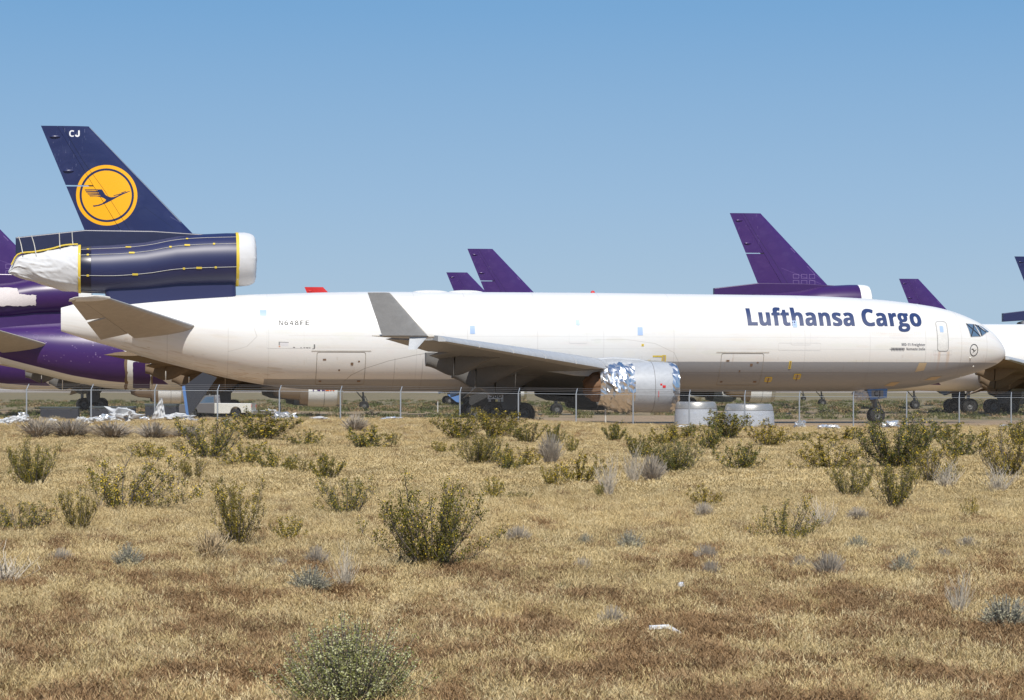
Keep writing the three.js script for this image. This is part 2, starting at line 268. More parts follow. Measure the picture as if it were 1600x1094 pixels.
M.finNavy = finSkin('rgb(33,40,84)', true, 40);
M.finPurple = finSkin('rgb(64,36,100)', false, 26);

// ---------------------------------------------------------------- airplane parts
const FIN = [{ p: [-19.0, 10.95, 0], c: 6.83, t: .085, up: [0, 0, 1] }, { p: [-19.68, 11.64, 0], c: 6.39, t: .085, up: [0, 0, 1] }, { p: [-25.86, 18.0, 0], c: 2.84, t: .09, up: [0, 0, 1] }];
const STAB = [{ p: [-18.9, 5.72, 1.4], c: 6.1, t: .10, up: [0, 1, -.18], tw: .08 }, { p: [-24.7, 7.36, 8.7], c: 2.0, t: .09, up: [0, 1, -.18], tw: .10 }, { p: [-25.2, 7.42, 9.0], c: 1.45, t: .07, up: [0, 1, -.18], tw: .10 }];
const wingSecs = (dx) => [{ p: [9.4 + dx, 2.95, 1.6], c: 13.2, t: .13, up: [0, 1, 0], tw: .045, flat: .5 }, { p: [4.35 + dx, 3.52, 8.8], c: 7.3, t: .165, up: [0, 1, -.08], tw: .03, flat: .4 }, { p: [-7.75 + dx, 4.72, 24.6], c: 2.75, t: .17, up: [0, 1, -.09], tw: .0, flat: .4 }];
const mirror = (g) => { g = g.clone(); g.scale(1, 1, -1); if (g.index) { const I = g.index.array; for (let i = 0; i < I.length; i += 3) { const t = I[i]; I[i] = I[i + 1]; I[i + 1] = t; } } else for (const k of Object.keys(g.attributes)) { const A = g.attributes[k], s = A.itemSize, a = A.array; for (let i = 0; i < A.count; i += 3) for (let c = 0; c < s; c++) { const t = a[i * s + c]; a[i * s + c] = a[(i + 1) * s + c]; a[(i + 1) * s + c] = t; } } return g; };
const tyreGeo = new THREE.LatheGeometry([[.30, -.19], [.42, -.23], [.55, -.235], [.64, -.19], [.675, -.08], [.675, .08], [.64, .19], [.55, .235], [.42, .23], [.30, .19]].map((p) => new THREE.Vector2(...p)), 30).rotateX(Math.PI / 2);
const hubGeo = new THREE.LatheGeometry([[.0, .1], [.1, .13], [.12, .07], [.26, .06], [.31, .2], [.31, -.2], [.26, -.06], [.12, -.07], [.1, -.13], [0, -.1]].map((p) => new THREE.Vector2(...p)), 20).rotateX(Math.PI / 2);

function wheels(parent, spots, s = 1) { for (const [x, y, z] of spots) { const w = mesh('tyre', tyreGeo, M.tyre, parent); w.position.set(x, y, z); w.scale.setScalar(s); const h = mesh('wheel_hub', hubGeo, M.hub, parent); h.position.set(x, y, z); h.scale.setScalar(s); } }
function mainGear(A, x, z, doors) {
  const g = mesh('main_gear', plain([bar([x + .1, 3.2, z * .97], [x, .72, z], .19, 12), bar([x, 1.2, z], [x, .68, z], .25, 12), bar([x - .98, .7, z], [x + .98, .7, z], .17, 8), bar([x - .85, .69, z - .6], [x - .85, .69, z + .6], .1, 8), bar([x + .85, .69, z - .6], [x + .85, .69, z + .6], .1, 8), bar([x + 1.6, 2.9, z * .8], [x, 1.3, z], .09, 8), bar([x - .2, 2.9, z * .6], [x, 1.7, z], .08, 8)]), M.gear, A);
  wheels(g, [[x - .85, .68, z - .42], [x - .85, .68, z + .42], [x + .85, .68, z - .42], [x + .85, .68, z + .42]]);
  if (doors) { mesh('gear_door', extrude(poly([[x - .62, 3.3], [x + .62, 3.3], [x + .62, 1.25], [x + .3, .95], [x - .4, .95], [x - .62, 1.5]]), .07).translate(0, 0, z + Math.sign(z) * .62), M.gearDoor, g); }
  return g;
}

function nacelleRings(list) { return list.map(([x, y, r, rz]) => { const o = []; for (let j = 0; j < 44; j++) { const f = j / 44 * 2 * Math.PI; o.push([x, y + r * Math.sin(f), (rz || r) * Math.cos(f)]); } return o; }); }
const round = (list, caps) => { const r = nacelleRings(list); return fixSeam(loft(r, true, caps || [false, false], (i, j, p) => [p[0], j / 44 * 9]), list.length, 44); };
function crumple(g, amp, f) { g = g.index ? g.clone() : mergeVertices(g); const P = g.attributes.position, N = g.attributes.normal; for (let i = 0; i < P.count; i++) { const x = P.getX(i), y = P.getY(i), z = P.getZ(i), k = amp * (Math.abs(n3(x * f, y * f, z * f)) * 1.3 - .5 + .5 * Math.abs(n3(x * f * 2.3, y * f * 2.3 + 9, z * f * 2.3))); P.setXYZ(i, x + N.getX(i) * k, y + N.getY(i) * k, z + N.getZ(i) * k); } g.computeVertexNormals(); return g; }

const facet = (g, a) => { g = mergeVertices((() => { const q = g.clone(); q.deleteAttribute('normal'); q.deleteAttribute('uv'); return q; })()); const P = g.attributes.position; for (let i = 0; i < P.count; i++) P.setXYZ(i, P.getX(i) + rr(-a, a), P.getY(i) + rr(-a, a), P.getZ(i) + rr(-a, a)); return toCreasedNormals(g, .15); };
function tailEngine(A, mats, covered) {
  const nac = mesh('tail_nacelle', plain([round([[-26.39, 9.36, 1.38], [-25.6, 9.37, 1.43], [-24.65, 9.38, 1.47], [-22.5, 9.55, 1.5], [-20.6, 9.86, 1.57], [-19, 9.97, 1.6], [-17.6, 10.03, 1.615], [-16.94, 10.05, 1.6]])]), mats.nac, A);
  mesh('nacelle_ring', plain([round([[-26.42, 9.36, 1.33], [-26.38, 9.36, 1.40], [-25.75, 9.37, 1.435], [-25.7, 9.37, 1.43]])]), mats.ring || mats.nac, nac);
  // strut below and long fairing above
  mesh('engine_strut', extrude(poly([[-24.7, 8.05], [-24.6, 7.65], [-23.4, 7.2], [-17.25, 7.4], [-17.3, 8.75], [-20.6, 8.6], [-24.4, 8.3]]), 1.1, .22), mats.strut, A);
  const aft = mesh('tail_fairing', extrude(poly([[-30.12, 11.2], [-30.12, 10.32], [-28.6, 10.42], [-26.5, 10.55], [-22, 10.55], [-19.2, 11.15], [-18.2, 11.5], [-19.5, 11.52], [-22, 11.66], [-26.1, 11.68]]), .5, .06), mats.fairing, A);
  if (!covered) { mesh('intake_lip', round([[-16.94, 10.05, 1.6], [-16.3, 10.06, 1.58], [-15.95, 10.06, 1.5], [-15.86, 10.06, 1.4], [-16.0, 10.06, 1.3], [-17.2, 10.05, 1.25], [-17.3, 10.05, .05]]), mats.lip, A); mesh('exhaust_nozzle', round([[-26.39, 9.36, 1.3], [-27.6, 9.3, 1.1], [-28.2, 9.28, .95], [-27.4, 9.28, .6], [-27.3, 9.28, .02]]), M.greyDark, A); return; }
  const ic = mesh('intake_cover', crumple(round([[-17.0, 10.05, 1.625], [-16.8, 10.05, 1.635], [-16.5, 10.05, 1.62], [-16.2, 10.05, 1.57], [-16.0, 10.05, 1.48], [-15.9, 10.05, 1.36], [-15.84, 10.05, 1.1], [-15.82, 10.05, .8], [-15.8, 10.05, .4], [-15.8, 10.05, .02]]), .035, 1.6), M.cloth, A);
  mesh('yellow_tape', round([[-17.06, 10.05, 1.632], [-17.04, 10.05, 1.65], [-16.9, 10.05, 1.65], [-16.88, 10.05, 1.632]]), M.yellow, ic);
  const tops = curve([[-30.62, 9.22], [-30.4, 9.6], [-30.0, 10.16], [-28.6, 10.4], [-27.3, 10.72], [-26.36, 10.86]]), bots = curve([[-30.62, 9.14], [-29.93, 8.86], [-28.81, 8.53], [-27.3, 8.1], [-26.36, 7.96]]), wid = curve([[-30.62, .06], [-30.2, .28], [-29, .75], [-27.6, 1.1], [-26.36, 1.42]]);
  const rings = []; for (let i = 0; i <= 46; i++) { const x = lerp(-30.62, -26.36, i / 46), t = tops(x), b = bots(x), w = wid(x), r = []; for (let j = 0; j < 80; j++) { const f = j / 80 * 2 * Math.PI; let y = (t + b) / 2 + (t - b) / 2 * Math.sin(f), z = w * Math.cos(f); const fold = 1 - Math.abs(n3(x * .45 + 2, Math.sin(f) * 1.3 + x * .3, Math.cos(f) * 1.3)), fine = 1 - Math.abs(n3(x * 1.1, Math.sin(f + x * .25) * 2.6, Math.cos(f + x * .25) * 2.6)), k = .055 * fold ** 5 + .02 * fine ** 6 + .03 * n2(x * .6, y * .7 + 3); r.push([x + k * .2, y + k * Math.sin(f), z + k * 1.6 * Math.cos(f)]); } rings.push(r); }
  const ec = mesh('exhaust_cover', loft(rings, true, [true, false]), M.cloth, A);
  mesh('yellow_tape', round([[-26.48, 9.4, 1.455], [-26.46, 9.4, 1.475], [-26.34, 9.4, 1.475], [-26.32, 9.4, 1.455]]), M.yellow, ec);
  mesh('yellow_tape', tube([[-30.42, 9.6, .31], [-30.05, 10.22, .34], [-29, 10.4, .36], [-28, 10.6, .38], [-27.3, 10.8, .42], [-26.5, 10.86, .5]], .05, 5), M.yellow, ec);
  for (const [x0, x1, y1] of [[-30.0, -29.75, 10.3], [-29.25, -28.95, 10.15], [-27.6, -27.55, 10.65], [-26.85, -26.75, 10.8]]) mesh('tie_rope', tube([[x0, 11.28 + (x0 + 30.12) * .11, .34], [lerp(x0, x1, .5), 10.9, .345], [x1, y1, .6]], .028, 5), M.rope, ec);
  // ropes drawn along the nacelle with tape tabs
  const surf = (x, f, o = .02) => { const C = [[-26.39, 9.36, 1.38], [-24.65, 9.38, 1.47], [-22.5, 9.55, 1.5], [-20.6, 9.86, 1.57], [-19, 9.97, 1.6], [-16.94, 10.05, 1.6]], cy = curve(C.map((c) => [c[0], c[1]]))(x), r = curve(C.map((c) => [c[0], c[2]]))(x); return [x, cy + (r + o) * Math.sin(f), (r + o) * Math.cos(f)]; };
  for (const [f, tabs] of [[.98, [-25.9, -23.5, -20]], [.62, [-25.9, -23.3, -21, -20, -18.4]], [-.30, [-25.9, -23.1, -20.2, -19.3, -18.3]], [-1.2, []]]) {
    mesh('tie_rope', tube(Array.from({ length: 14 }, (_, i) => surf(lerp(-26.35, -16.95, i / 13), f - .03 * i / 13)), .014, 5, 40), M.rope, nac);
    tabs.forEach((x, i) => { const q = surf(x, f - .03 * (x + 26.35) / 9.4, .03); const t = mesh('tape_tab', box(0, 0, 0, i % 2 ? .34 : .14, .12, .03), M.yellow, nac); t.position.set(...q); t.rotation.x = -f; });
  }
}

function airplane(o) {
  const A = thing(o.name, o.label, 'airplane', [o.x, 0, o.z], Math.PI / 20, o.group), dx = o.dx || 0, main = o.main;
  mesh('fuselage', FUS, o.skin, A);
  // fin and rudders
  const fin = mesh('tail_fin', foil(FIN, 0, .66, { uv: 'xy' }), o.fin, A);
  mesh('hinge_spar', foil(span(FIN, 1, 11.8, 17.95).map((q) => ({ ...q, t: q.t * .8 })), .6, .72, { uv: 'xy' }), M.black, fin);
  mesh('rudder', foil(span(FIN, 1, 14.45, 18.0), .665, 1, { uv: 'xy' }), o.fin, fin);
  mesh('rudder', foil(span(FIN, 1, 11.72, 14.37), .665, 1, { uv: 'xy', droop: .03 }), o.fin, fin);
  for (const [x, y] of [[-27.85, 17.35], [-27.05, 15.3]]) mesh('hinge_fairing', new THREE.SphereGeometry(1, 16, 8).scale(.34, .085, .1).translate(x, y, .06), o.fin, fin);
  if (main) mesh('leading_edge_strip', foil(span(FIN, 1, 12.3, 17.95), 0, .018, { uv: 'xy', shift: .02 }), M.metal, fin);
  tailEngine(A, o.tail, main);
  // wings, stabilizers and engines on both sides
  const W = wingSecs(dx);
  for (const side of [1, -1]) {
    const S = (g) => side === 1 ? g : mirror(g), near = main && side === 1;
    const st = mesh('stabilizer', S(foil(STAB, 0, .70)), M.dustyGrey, A);
    mesh('elevator', S(foil(span(STAB, 2, 5.55, 8.95), .705, 1, { droop: .16 })), M.dustyGrey, st); mesh('elevator', S(foil(span(STAB, 2, 2.3, 5.4), .705, 1, { droop: .24 })), M.dustyGrey, st);
    if (main) { mesh('leading_edge_strip', S(foil(span(STAB, 2, 2.4, 8.5), 0, .05, { shift: .015 })), M.slat, st); mesh('tip_fairing', S(foil([{ ...STAB[1], p: [-24.5, 7.35, 8.72], c: 2.35, t: .11 }, { ...STAB[1], p: [-24.9, 7.42, 8.95], c: 1.9, t: .10 }, { ...STAB[1], p: [-25.3, 7.46, 9.06], c: 1.2, t: .06 }], 0, 1)), M.white, st); }
    const wing = mesh('wing', S(foil(W, .10, .74)), o.wing, A);
    const cuts = [9.3, 12.3, 15.3, 18.3, 21.3, 24.2];
    for (let i = 0; i < 5; i++) mesh('slat', S(foil(span(W, 2, cuts[i] + .05, cuts[i + 1] - .05), 0, .17, { droop: 0, lead: -.03, shift: .12 })), M.slat, wing);
    mesh('slat', S(foil(span(W, 2, 1.7, 7.3), 0, .10)), M.slat, wing);
    mesh('slat', S(foil(span(W, 2, 7.34, 9.27), 0, .10)), M.slat, wing);
    mesh('flap', S(foil(span(W, 2, 2.9, 7.6), .745, 1, { droop: .30 })), o.wing, wing); mesh('aileron', S(foil(span(W, 2, 7.75, 10.0), .745, 1, { droop: .12 })), o.wing, wing);
    mesh('flap', S(foil(span(W, 2, 10.1, 18.2), .745, 1, { droop: .2 })), o.wing, wing); mesh('aileron', S(foil(span(W, 2, 18.3, 24.5), .745, 1, { droop: .02 })), o.wing, wing);
    // flap hinge fairings: boat-shaped bodies that split at the hinge
    for (const [z, x0, x1, x2, d1, d2] of [[6.9, 1.6, -2.1, -3.5, 1.4, .75], [11.4, -.4, -3.9, -5.3, 1.3, .7], [16.4, -3.3, -5.8, -7.4, 1.0, .45]]) {
      const at = between(W[z > 8.8 ? 1 : 0], W[z > 8.8 ? 2 : 1], z > 8.8 ? (z - 8.8) / 15.8 : (z - 1.6) / 7.2), yb = at.p[1] - .22;
      const hull = (xa, xb, fa, fb) => { const r = []; for (let i = 0; i <= 10; i++) { const e = i / 10, x = lerp(xa, xb, e), dp = lerp(fa, fb, e * e * (3 - 2 * e)), w = .34 * Math.min(1, dp / .5 + .08), ring = []; for (let j = 0; j <= 12; j++) { const f = Math.PI * j / 12; ring.push([x + dx, yb - dp * Math.sin(f) ** .8, z + w * Math.cos(f)]); } ring.push([x + dx, yb + .3, z - w], [x + dx, yb + .3, z + w]); r.push(ring); } return toCreasedNormals(loft(r, true, [true, true]), .6); };
      mesh('flap_fairing', S(hull(x0, x1, .03, d1)), M.fairing, wing); mesh('flap_fairing', S(hull(x1 - .09, x2, d1 - .03, d2).translate(0, -.04, 0)), M.fairing, wing);
    }
    if (o.winglet) {
      const wl = [{ p: [-8.35, 4.86, 25.15], c: 2.35, t: .07, up: [0, .12, 1] }, { p: [-10.4, 7.02, 25.95], c: 1.12, t: .06, up: [0, .3, 1] }];
      const w = mesh('winglet', S(foil([{ ...wl[0], p: [-8.25, 4.78, 25.0] }, ...wl], 0, 1, { uv: 'xy' })), M.winglet, wing);
      mesh('winglet_edge', S(foil(span(wl, 1, 4.95, 6.98), 0, .03, { uv: 'xy', shift: .012 })), M.dusty, w);
      mesh('lower_winglet', S(foil([{ p: [-8.35, 4.80, 25.05], c: .92, t: .07, up: [0, -.15, 1] }, { p: [-8.95, 4.15, 25.25], c: .42, t: .07, up: [0, -.15, 1] }], 0, 1, { uv: 'xy' })), M.nacelle, wing);
      mesh('tip_boom', S(round([[-8.0, 4.84, .08], [-8.6, 4.84, .14], [-10, 4.85, .11], [-11.2, 4.86, .03]]).translate(0, 0, 24.95)), M.dusty, wing);
    }
    // engine hung under the wing
    const ex = dx, ez = 8.5;
    const shell = round([[8.05, 2.26, 1.44], [7.6, 2.26, 1.475], [7.05, 2.26, 1.49], [6.5, 2.26, 1.485], [6.0, 2.26, 1.46], [5.62, 2.26, 1.43]]).translate(ex, 0, ez);
    const nac = mesh('nacelle', S(shell), near ? M.nacelle : main ? M.shroud : M.farWhite, A);
    mesh('fan_inlet', S(round([[7.9, 2.26, 1.27], [7.3, 2.26, 1.2], [7.25, 2.26, .4], [7.55, 2.26, .02]]).translate(ex, 0, ez)), M.greyDark, nac);
    const lipG = round([[7.95, 2.26, 1.462], [8.15, 2.26, 1.45], [8.3, 2.26, 1.42], [8.4, 2.26, 1.37], [8.42, 2.26, 1.32], [8.36, 2.26, 1.27], [8.2, 2.26, 1.25], [7.88, 2.26, 1.27]]).translate(ex, 0, ez);
    mesh(near ? 'foil_lip' : 'intake_lip', S(near ? facet(lipG, .035) : lipG), near ? M.foil : main ? M.shroud : M.metal, nac);
    mesh('nacelle_joint', S(round([[6.93, 2.26, 1.485], [6.925, 2.26, 1.499], [6.895, 2.26, 1.499], [6.89, 2.26, 1.485]]).translate(ex, 0, ez)), M.line, nac);
    if (near) {
      const rings = []; for (let i = 0; i <= 15; i++) { const e = i / 15, R = lerp(1.02, 1.46, sstep(e, -.15, .62)), r = []; for (let j = 0; j < 46; j++) { const f = (j + (i % 2) * .5) / 46 * 2 * Math.PI, y = Math.sin(f), z = Math.cos(f), x = lerp(3.75, 5.74, e) + (i && i < 15 ? rr(-.05, .05) : 0); const fold = 1 - Math.abs(n3(e * 1.6 + y * .8, y * 1.6 - e, z * 1.6)), k = .12 * fold ** 4 + .07 * n3(e * 2, y * 1.4, z + 7) + rr(-.022, .022) - .05; r.push([x, 2.3 + (R + k) * y + (e < .4 ? .12 * (1 - e) * Math.max(0, y) : 0), (R + k) * z + ez]); } rings.push(r); }
      mesh('foil_wrap', toCreasedNormals(loft(rings, true, [true, false]), .2), M.foil, nac);
      mesh('engine_core', crumple(round([[3.9, 2.3, .9], [3.4, 2.3, .85], [3.1, 2.28, .62], [2.9, 2.28, .3], [2.88, 2.28, .02]]), .16, 2.2).translate(0, 0, ez), M.rust, nac);
    } else mesh('exhaust_nozzle', S(round([[5.65, 2.26, 1.4], [5.0, 2.28, 1.3], [4.95, 2.28, .98], [3.6, 2.3, .86], [2.9, 2.32, .6], [2.85, 2.32, .3], [1.9, 2.33, .02]]).translate(ex, 0, ez)), main ? M.shroud : M.tanMetal, nac);
    mesh('pylon', S(extrude(poly([[7.2, 3.6], [6.2, 3.85], [4.6, 3.95], [1.0, 3.7], [-.2, 3.35], [2.4, 3.0], [4.8, 2.9], [6.8, 3.3]]), .32, .08).translate(ex, 0, ez)), near ? M.nacelle : main ? M.shroud : M.farWhite, nac);
    mainGear(A, -1.05 + dx, side * 5.3, true);
  }
  const cg = mesh('center_gear', plain([bar([-2.2 + dx, 2.2, 0], [-2.2 + dx, .7, 0], .16, 10), bar([-2.2 + dx, .66, -.5], [-2.2 + dx, .66, .5], .1, 8)]), M.greyDark, A); wheels(cg, [[-2.2 + dx, .66, -.36], [-2.2 + dx, .66, .36]], .97);
  const ng = mesh('nose_gear', plain([bar([23.25, 2.4, 0], [23.4, .55, 0], .11, 10), bar([23.3, 1.5, 0], [23.38, .9, 0], .15, 10), bar([23.4, .5, -.4], [23.4, .5, .4], .08, 8), bar([22.4, 2.2, 0], [23.3, 1.2, 0], .06, 8), bar([23.5, 1.5, .0], [23.75, 1.0, 0], .04, 6), bar([23.75, 1.0, 0], [23.42, .62, 0], .04, 6)]), M.hub, A); wheels(ng, [[23.4, .5, -.3], [23.4, .5, .3]], .74);
  return A;
}
M.dustyGrey = std(.50, .46, .41, { roughness: .5, map: dirt(.3, .3) });
M.winglet = std(.41, .43, .46, { roughness: .45, map: dirt(.3, .3) });
M.tanMetal = std(.36, .29, .23, { roughness: .4, metalness: .5 });

const A = airplane({ name: 'cargo_airplane', label: 'large white freighter with blue lettering on its side and navy fin bearing yellow disc', x: 0, z: -150, main: true, skin: M.skin, fin: M.finNavy, wing: M.grey, winglet: true, tail: { nac: M.navyGloss, strut: M.navyGloss, fairing: std(.020, .026, .075, { roughness: .4, map: dirt(.3, .3) }), ring: std(.007, .008, .03, { roughness: .3 }) } });

// ---- things painted, taped and cut on the white freighter's side
{
  const text = (s, x, y, w, h) => { const sh = font.generateShapes(s, 1), g = new THREE.ShapeGeometry(sh); g.computeBoundingBox(); const b = g.boundingBox, cap = (() => { const q = new THREE.ShapeGeometry(font.generateShapes('L', 1)); q.computeBoundingBox(); return q.boundingBox.max.y; })(), kx = w / (b.max.x - b.min.x), ky = h / cap; return sh.map((q) => { const e = q.extractPoints(6), f = (p) => new THREE.Vector2(x + (p.x - b.min.x) * kx, y + p.y * ky); const n = new THREE.Shape(e.shape.map(f)); n.holes = e.holes.map((k) => new THREE.Path(k.map(f))); return n; }); };
  mesh('lettering', plain([[0, 0], [.05, 0], [.05, .035], [0, .035]].map(([u, v], i) => onSkin(text('Lufthansa Cargo', 14.3 + u, 6.08 + v, 11.3, 1.05), .008 + i * .0012, .16))), M.letter, A).userData.label = 'dark blue lettering along the upper forward fuselage';
  const door = (n, x0, y0, x1, y1, r, pane) => { const d = mesh(n, onSkin(rrect(x0, y0, x1, y1, r), .012), M.white, A); mesh('door_frame', onSkin(frame(x0, y0, x1, y1, r, .045), .016), M.doorLine, d); if (pane) mesh('door_window', onSkin(rrect(...pane, .03), .022), M.pane, d); return d; };
  mesh('registration', onSkin([...'N648FE'].flatMap((ch, i) => text(ch, -14.58 + i * .315, 5.99, .235, .29)), .008, .16), M.regInk = std(.10, .10, .105, { roughness: .6 }), A);
  M.doorLine = std(.34, .335, .33, { roughness: .6 }); M.faint = std(.60, .59, .57, { roughness: .6 });
  door('crew_door', 26.62, 4.56, 27.32, 6.38, .18, [26.82, 5.72, 27.06, 6.12]);
  mesh('door_sill_panel', onSkin(frame(26.35, 4.32, 27.6, 4.56, .02, .012), .008), M.faint, A);
  // cargo doors with hinge strip
  for (const [x0, x1, y0, y1] of [[12.62, 15.28, 2.42, 4.34], [-12.3, -9.4, 2.44, 4.36]]) {
    const d = mesh('cargo_door_frame', onSkin(frame(x0, y0, x1, y1, .14, .03), .012), M.doorSeam || (M.doorSeam = std(.30, .27, .235, { roughness: .7 })), A);
    mesh('hinge_strip', onSkin(rrect(x0 - .35, y1 + .06, x1 + .35, y1 + .12, .02), .02), M.dusty, d);
    for (const [u, v, w, h] of [[.06, .08, .16, .08], [.86, .08, .2, .09], [.7, .6, .16, .16], [.12, .75, .2, .1], [.45, .42, .1, .1], [.85, .7, .12, .08]]) mesh('latch', onSkin(rrect(lerp(x0, x1, u), lerp(y0, y1, v), lerp(x0, x1, u) + w, lerp(y0, y1, v) + h, .02), .014), M.latch || (M.latch = std(.22, .14, .09, { roughness: .8 })), d);
  }
  for (const [x0, y0, x1, y1] of [[3.05, 4.95, 4.15, 6.55], [17.0, 4.9, 18.25, 6.1], [-15.3, 4.6, -13.1, 7.0], [16.2, 4.55, 18.9, 5.0]]) mesh('panel_joint', onSkin(frame(x0, y0, x1, y1, .1, .012), .007), M.faint, A);
  for (const [x, y, w, h] of [[-3.05, 5.5, .3, .5], [7.32, 5.45, .32, .5], [17.15, 5.98, .3, .42], [3.5, 6.05, .24, .34], [-15.7, 6.55, .4, .35]]) mesh('cabin_window', onSkin(rrect(x, y, x + w, y + h, .02), .012), M.pane, A);
  // tape patches
  for (const [x0, y0, x1, y1, k] of [[8.85, 3.42, 9.12, 4.25, 1], [7.95, 3.78, 8.2, 3.95, 1], [8.28, 4.13, 8.9, 4.22, 0], [7.55, 4.78, 7.7, 4.92, 0], [16.95, 3.42, 17.1, 3.9, 0], [15.6, 2.62, 16.05, 2.92, 1], [17.4, 2.78, 17.85, 3.12, 1]]) {
    const t = mesh('tape_patch', onSkin(k ? frame(x0 + .06, y0 + .06, x1 - .06, y1 - .06, .01, .06) : rrect(x0, y0, x1, y1, .01), .016), M.yellow, A);
    if (k) mesh('patch_sheet', onSkin(rrect(x0 + .03, y0 + .03, x1 - .03, y1 - .03, .01), .012), M.tan, t);
    if (y0 < 3 || !k) mesh('probe_strip', onSkin(rrect((x0 + x1) / 2 - .03, y0 - (k ? .1 : -.05), (x0 + x1) / 2 + .03, y1 - .05, .01), .02), M.latch, t);
  }
  for (const p of [[[25.25, 3.24], [25.85, 3.34], [25.95, 3.82], [25.42, 3.82]], [[23.55, 2.36], [24.2, 2.36], [24.5, 2.62], [23.9, 2.6]], [[26.1, 2.72], [26.9, 2.74], [27.25, 2.98], [26.55, 2.94]]]) mesh('patch_sheet', onSkin(poly(p), .014, .15), M.tan, A);
  // emblem on the nose
  const ex = 29.2, ey = 4.62, ring = new THREE.Shape().absellipse(ex, ey, .31, .39, 0, Math.PI * 2); ring.holes.push(new THREE.Path().absellipse(ex, ey, .262, .342, 0, Math.PI * 2));
  const em = mesh('nose_emblem', onSkin(ring, .012, .08), M.ink, A);
  mesh('bird_mark', onSkin(poly([[-.2, .08], [-.06, .09], [0, 0], [.06, -.02], [.22, .07], [.06, -.07], [-.02, -.13], [-.13, -.19], [-.02, -.1], [-.08, .02], [-.18, .04]].map(([x, y]) => [ex + x, ey + y])), .012, .06), M.ink, em);
  // flight deck windows
  for (const [p, bars] of [[[[28.83, 6.28], [29.42, 6.25], [29.72, 5.50], [29.0, 5.47]], 1], [[[29.5, 6.24], [29.78, 6.2], [30.28, 5.75], [29.83, 5.52]], 1], [[[29.88, 6.2], [30.02, 6.15], [30.52, 5.82], [30.36, 5.76]], 0]]) {
    const c = p.reduce((s, q) => [s[0] + q[0] / 4, s[1] + q[1] / 4], [0, 0]), fr = poly(p.map((q) => [c[0] + (q[0] - c[0]) * 1.10, c[1] + (q[1] - c[1]) * 1.10]));
    const f = mesh('window_frame', onSkin(fr, .006, .08), M.doorLine, A); mesh('cockpit_window', onSkin(poly(p), .012, .08), M.glass, f);
    if (bars) { const st = (a, b, w) => { const d = [b[0] - a[0], b[1] - a[1]], l = Math.hypot(...d), n = [-d[1] / l * w, d[0] / l * w]; return poly([[a[0] + n[0], a[1] + n[1]], [a[0] - n[0], a[1] - n[1]], [b[0] - n[0], b[1] - n[1]], [b[0] + n[0], b[1] + n[1]]]); }; mesh('tape_cross', onSkin([st(p[0], p[2], .036), st(p[1], p[3], .036)], .02, .08), M.ink, f); }
  }
  // small static ports, drain, light and antennas
  for (const [x, y, r] of [[28.98, 4.12, .07], [28.75, 2.98, .06], [29.35, 3.6, .06]]) mesh('probe', new THREE.SphereGeometry(r, 12, 8).translate(x, y, skinZ(x, y)), M.rope, A);
  mesh('beacon', new THREE.SphereGeometry(.14, 12, 8).translate(5.1, topC(5.1), 0), M.red, A);
  for (const x of [-5.1, -2.9]) mesh('antenna_dome', new THREE.SphereGeometry(1, 20, 10).scale(1.1, .14, .5).translate(x, topC(x) - .02, 0), M.white, A);
  // nose gear door plate and wrapping
  const np = mesh('nose_gear_door', extrude(poly([[22.65, 2.15], [23.95, 2.2], [23.9, 1.62], [22.85, 1.5]]), .05).translate(0, 0, .62), M.blue, A);
  mesh('code_plate', box(23.3, 1.87, .66, .78, .42, .02, .005), M.greyDark, np);
  { const sh = font.generateShapes('CJ', .36), g = new THREE.ShapeGeometry(sh); g.translate(23.05, 1.70, .674); mesh('lettering', g, M.ink, np); }
  mesh('gear_wrap', crumple(new THREE.SphereGeometry(.5, 40, 26), .25, 2.6).scale(.9, .9, .7).translate(22.35, 1.95, .2), M.cloth, A);
  mesh('gear_door', extrude(poly([[-2.8, 2.3], [-1.4, 2.3], [-1.4, 1.0], [-2.6, .9], [-3.0, 1.3]]), .06).translate(0, 0, 2.2), M.gear, A);
  mesh('belly_line', onSkin(rrect(-13.5, 2.74, -4.2, 2.772, .005), .006), M.faint, A);
  // root fillet of the wing
  mesh('wing_fillet', foil([{ p: [10.2, 3.75, 2.2], c: 9, t: .10, up: [0, 1, .2], tw: .06 }, { p: [8.4, 3.62, 3.4], c: 6.5, t: .08, up: [0, 1, .1], tw: .05 }, { p: [7.2, 3.55, 4.4], c: 4, t: .05, up: [0, 1, 0], tw: .05 }], 0, 1), M.grey, A);
  // nacelle markings
  const nz = (y) => 8.5 + Math.sqrt(1.5 ** 2 - (y - 2.26) ** 2);
  for (const [x, y, w, h] of [[7.42, 2.3, .18, .14], [7.25, 2.42, .12, .1], [7.1, 1.95, .03, .55]]) mesh('red_mark', box(x, y, nz(y) + .0, w, h, .012, .002), M.red, A);
  mesh('support_pole', bar([4.2, 0, 8.6], [4.2, 1.0, 8.6], .05), M.rope, A);
}

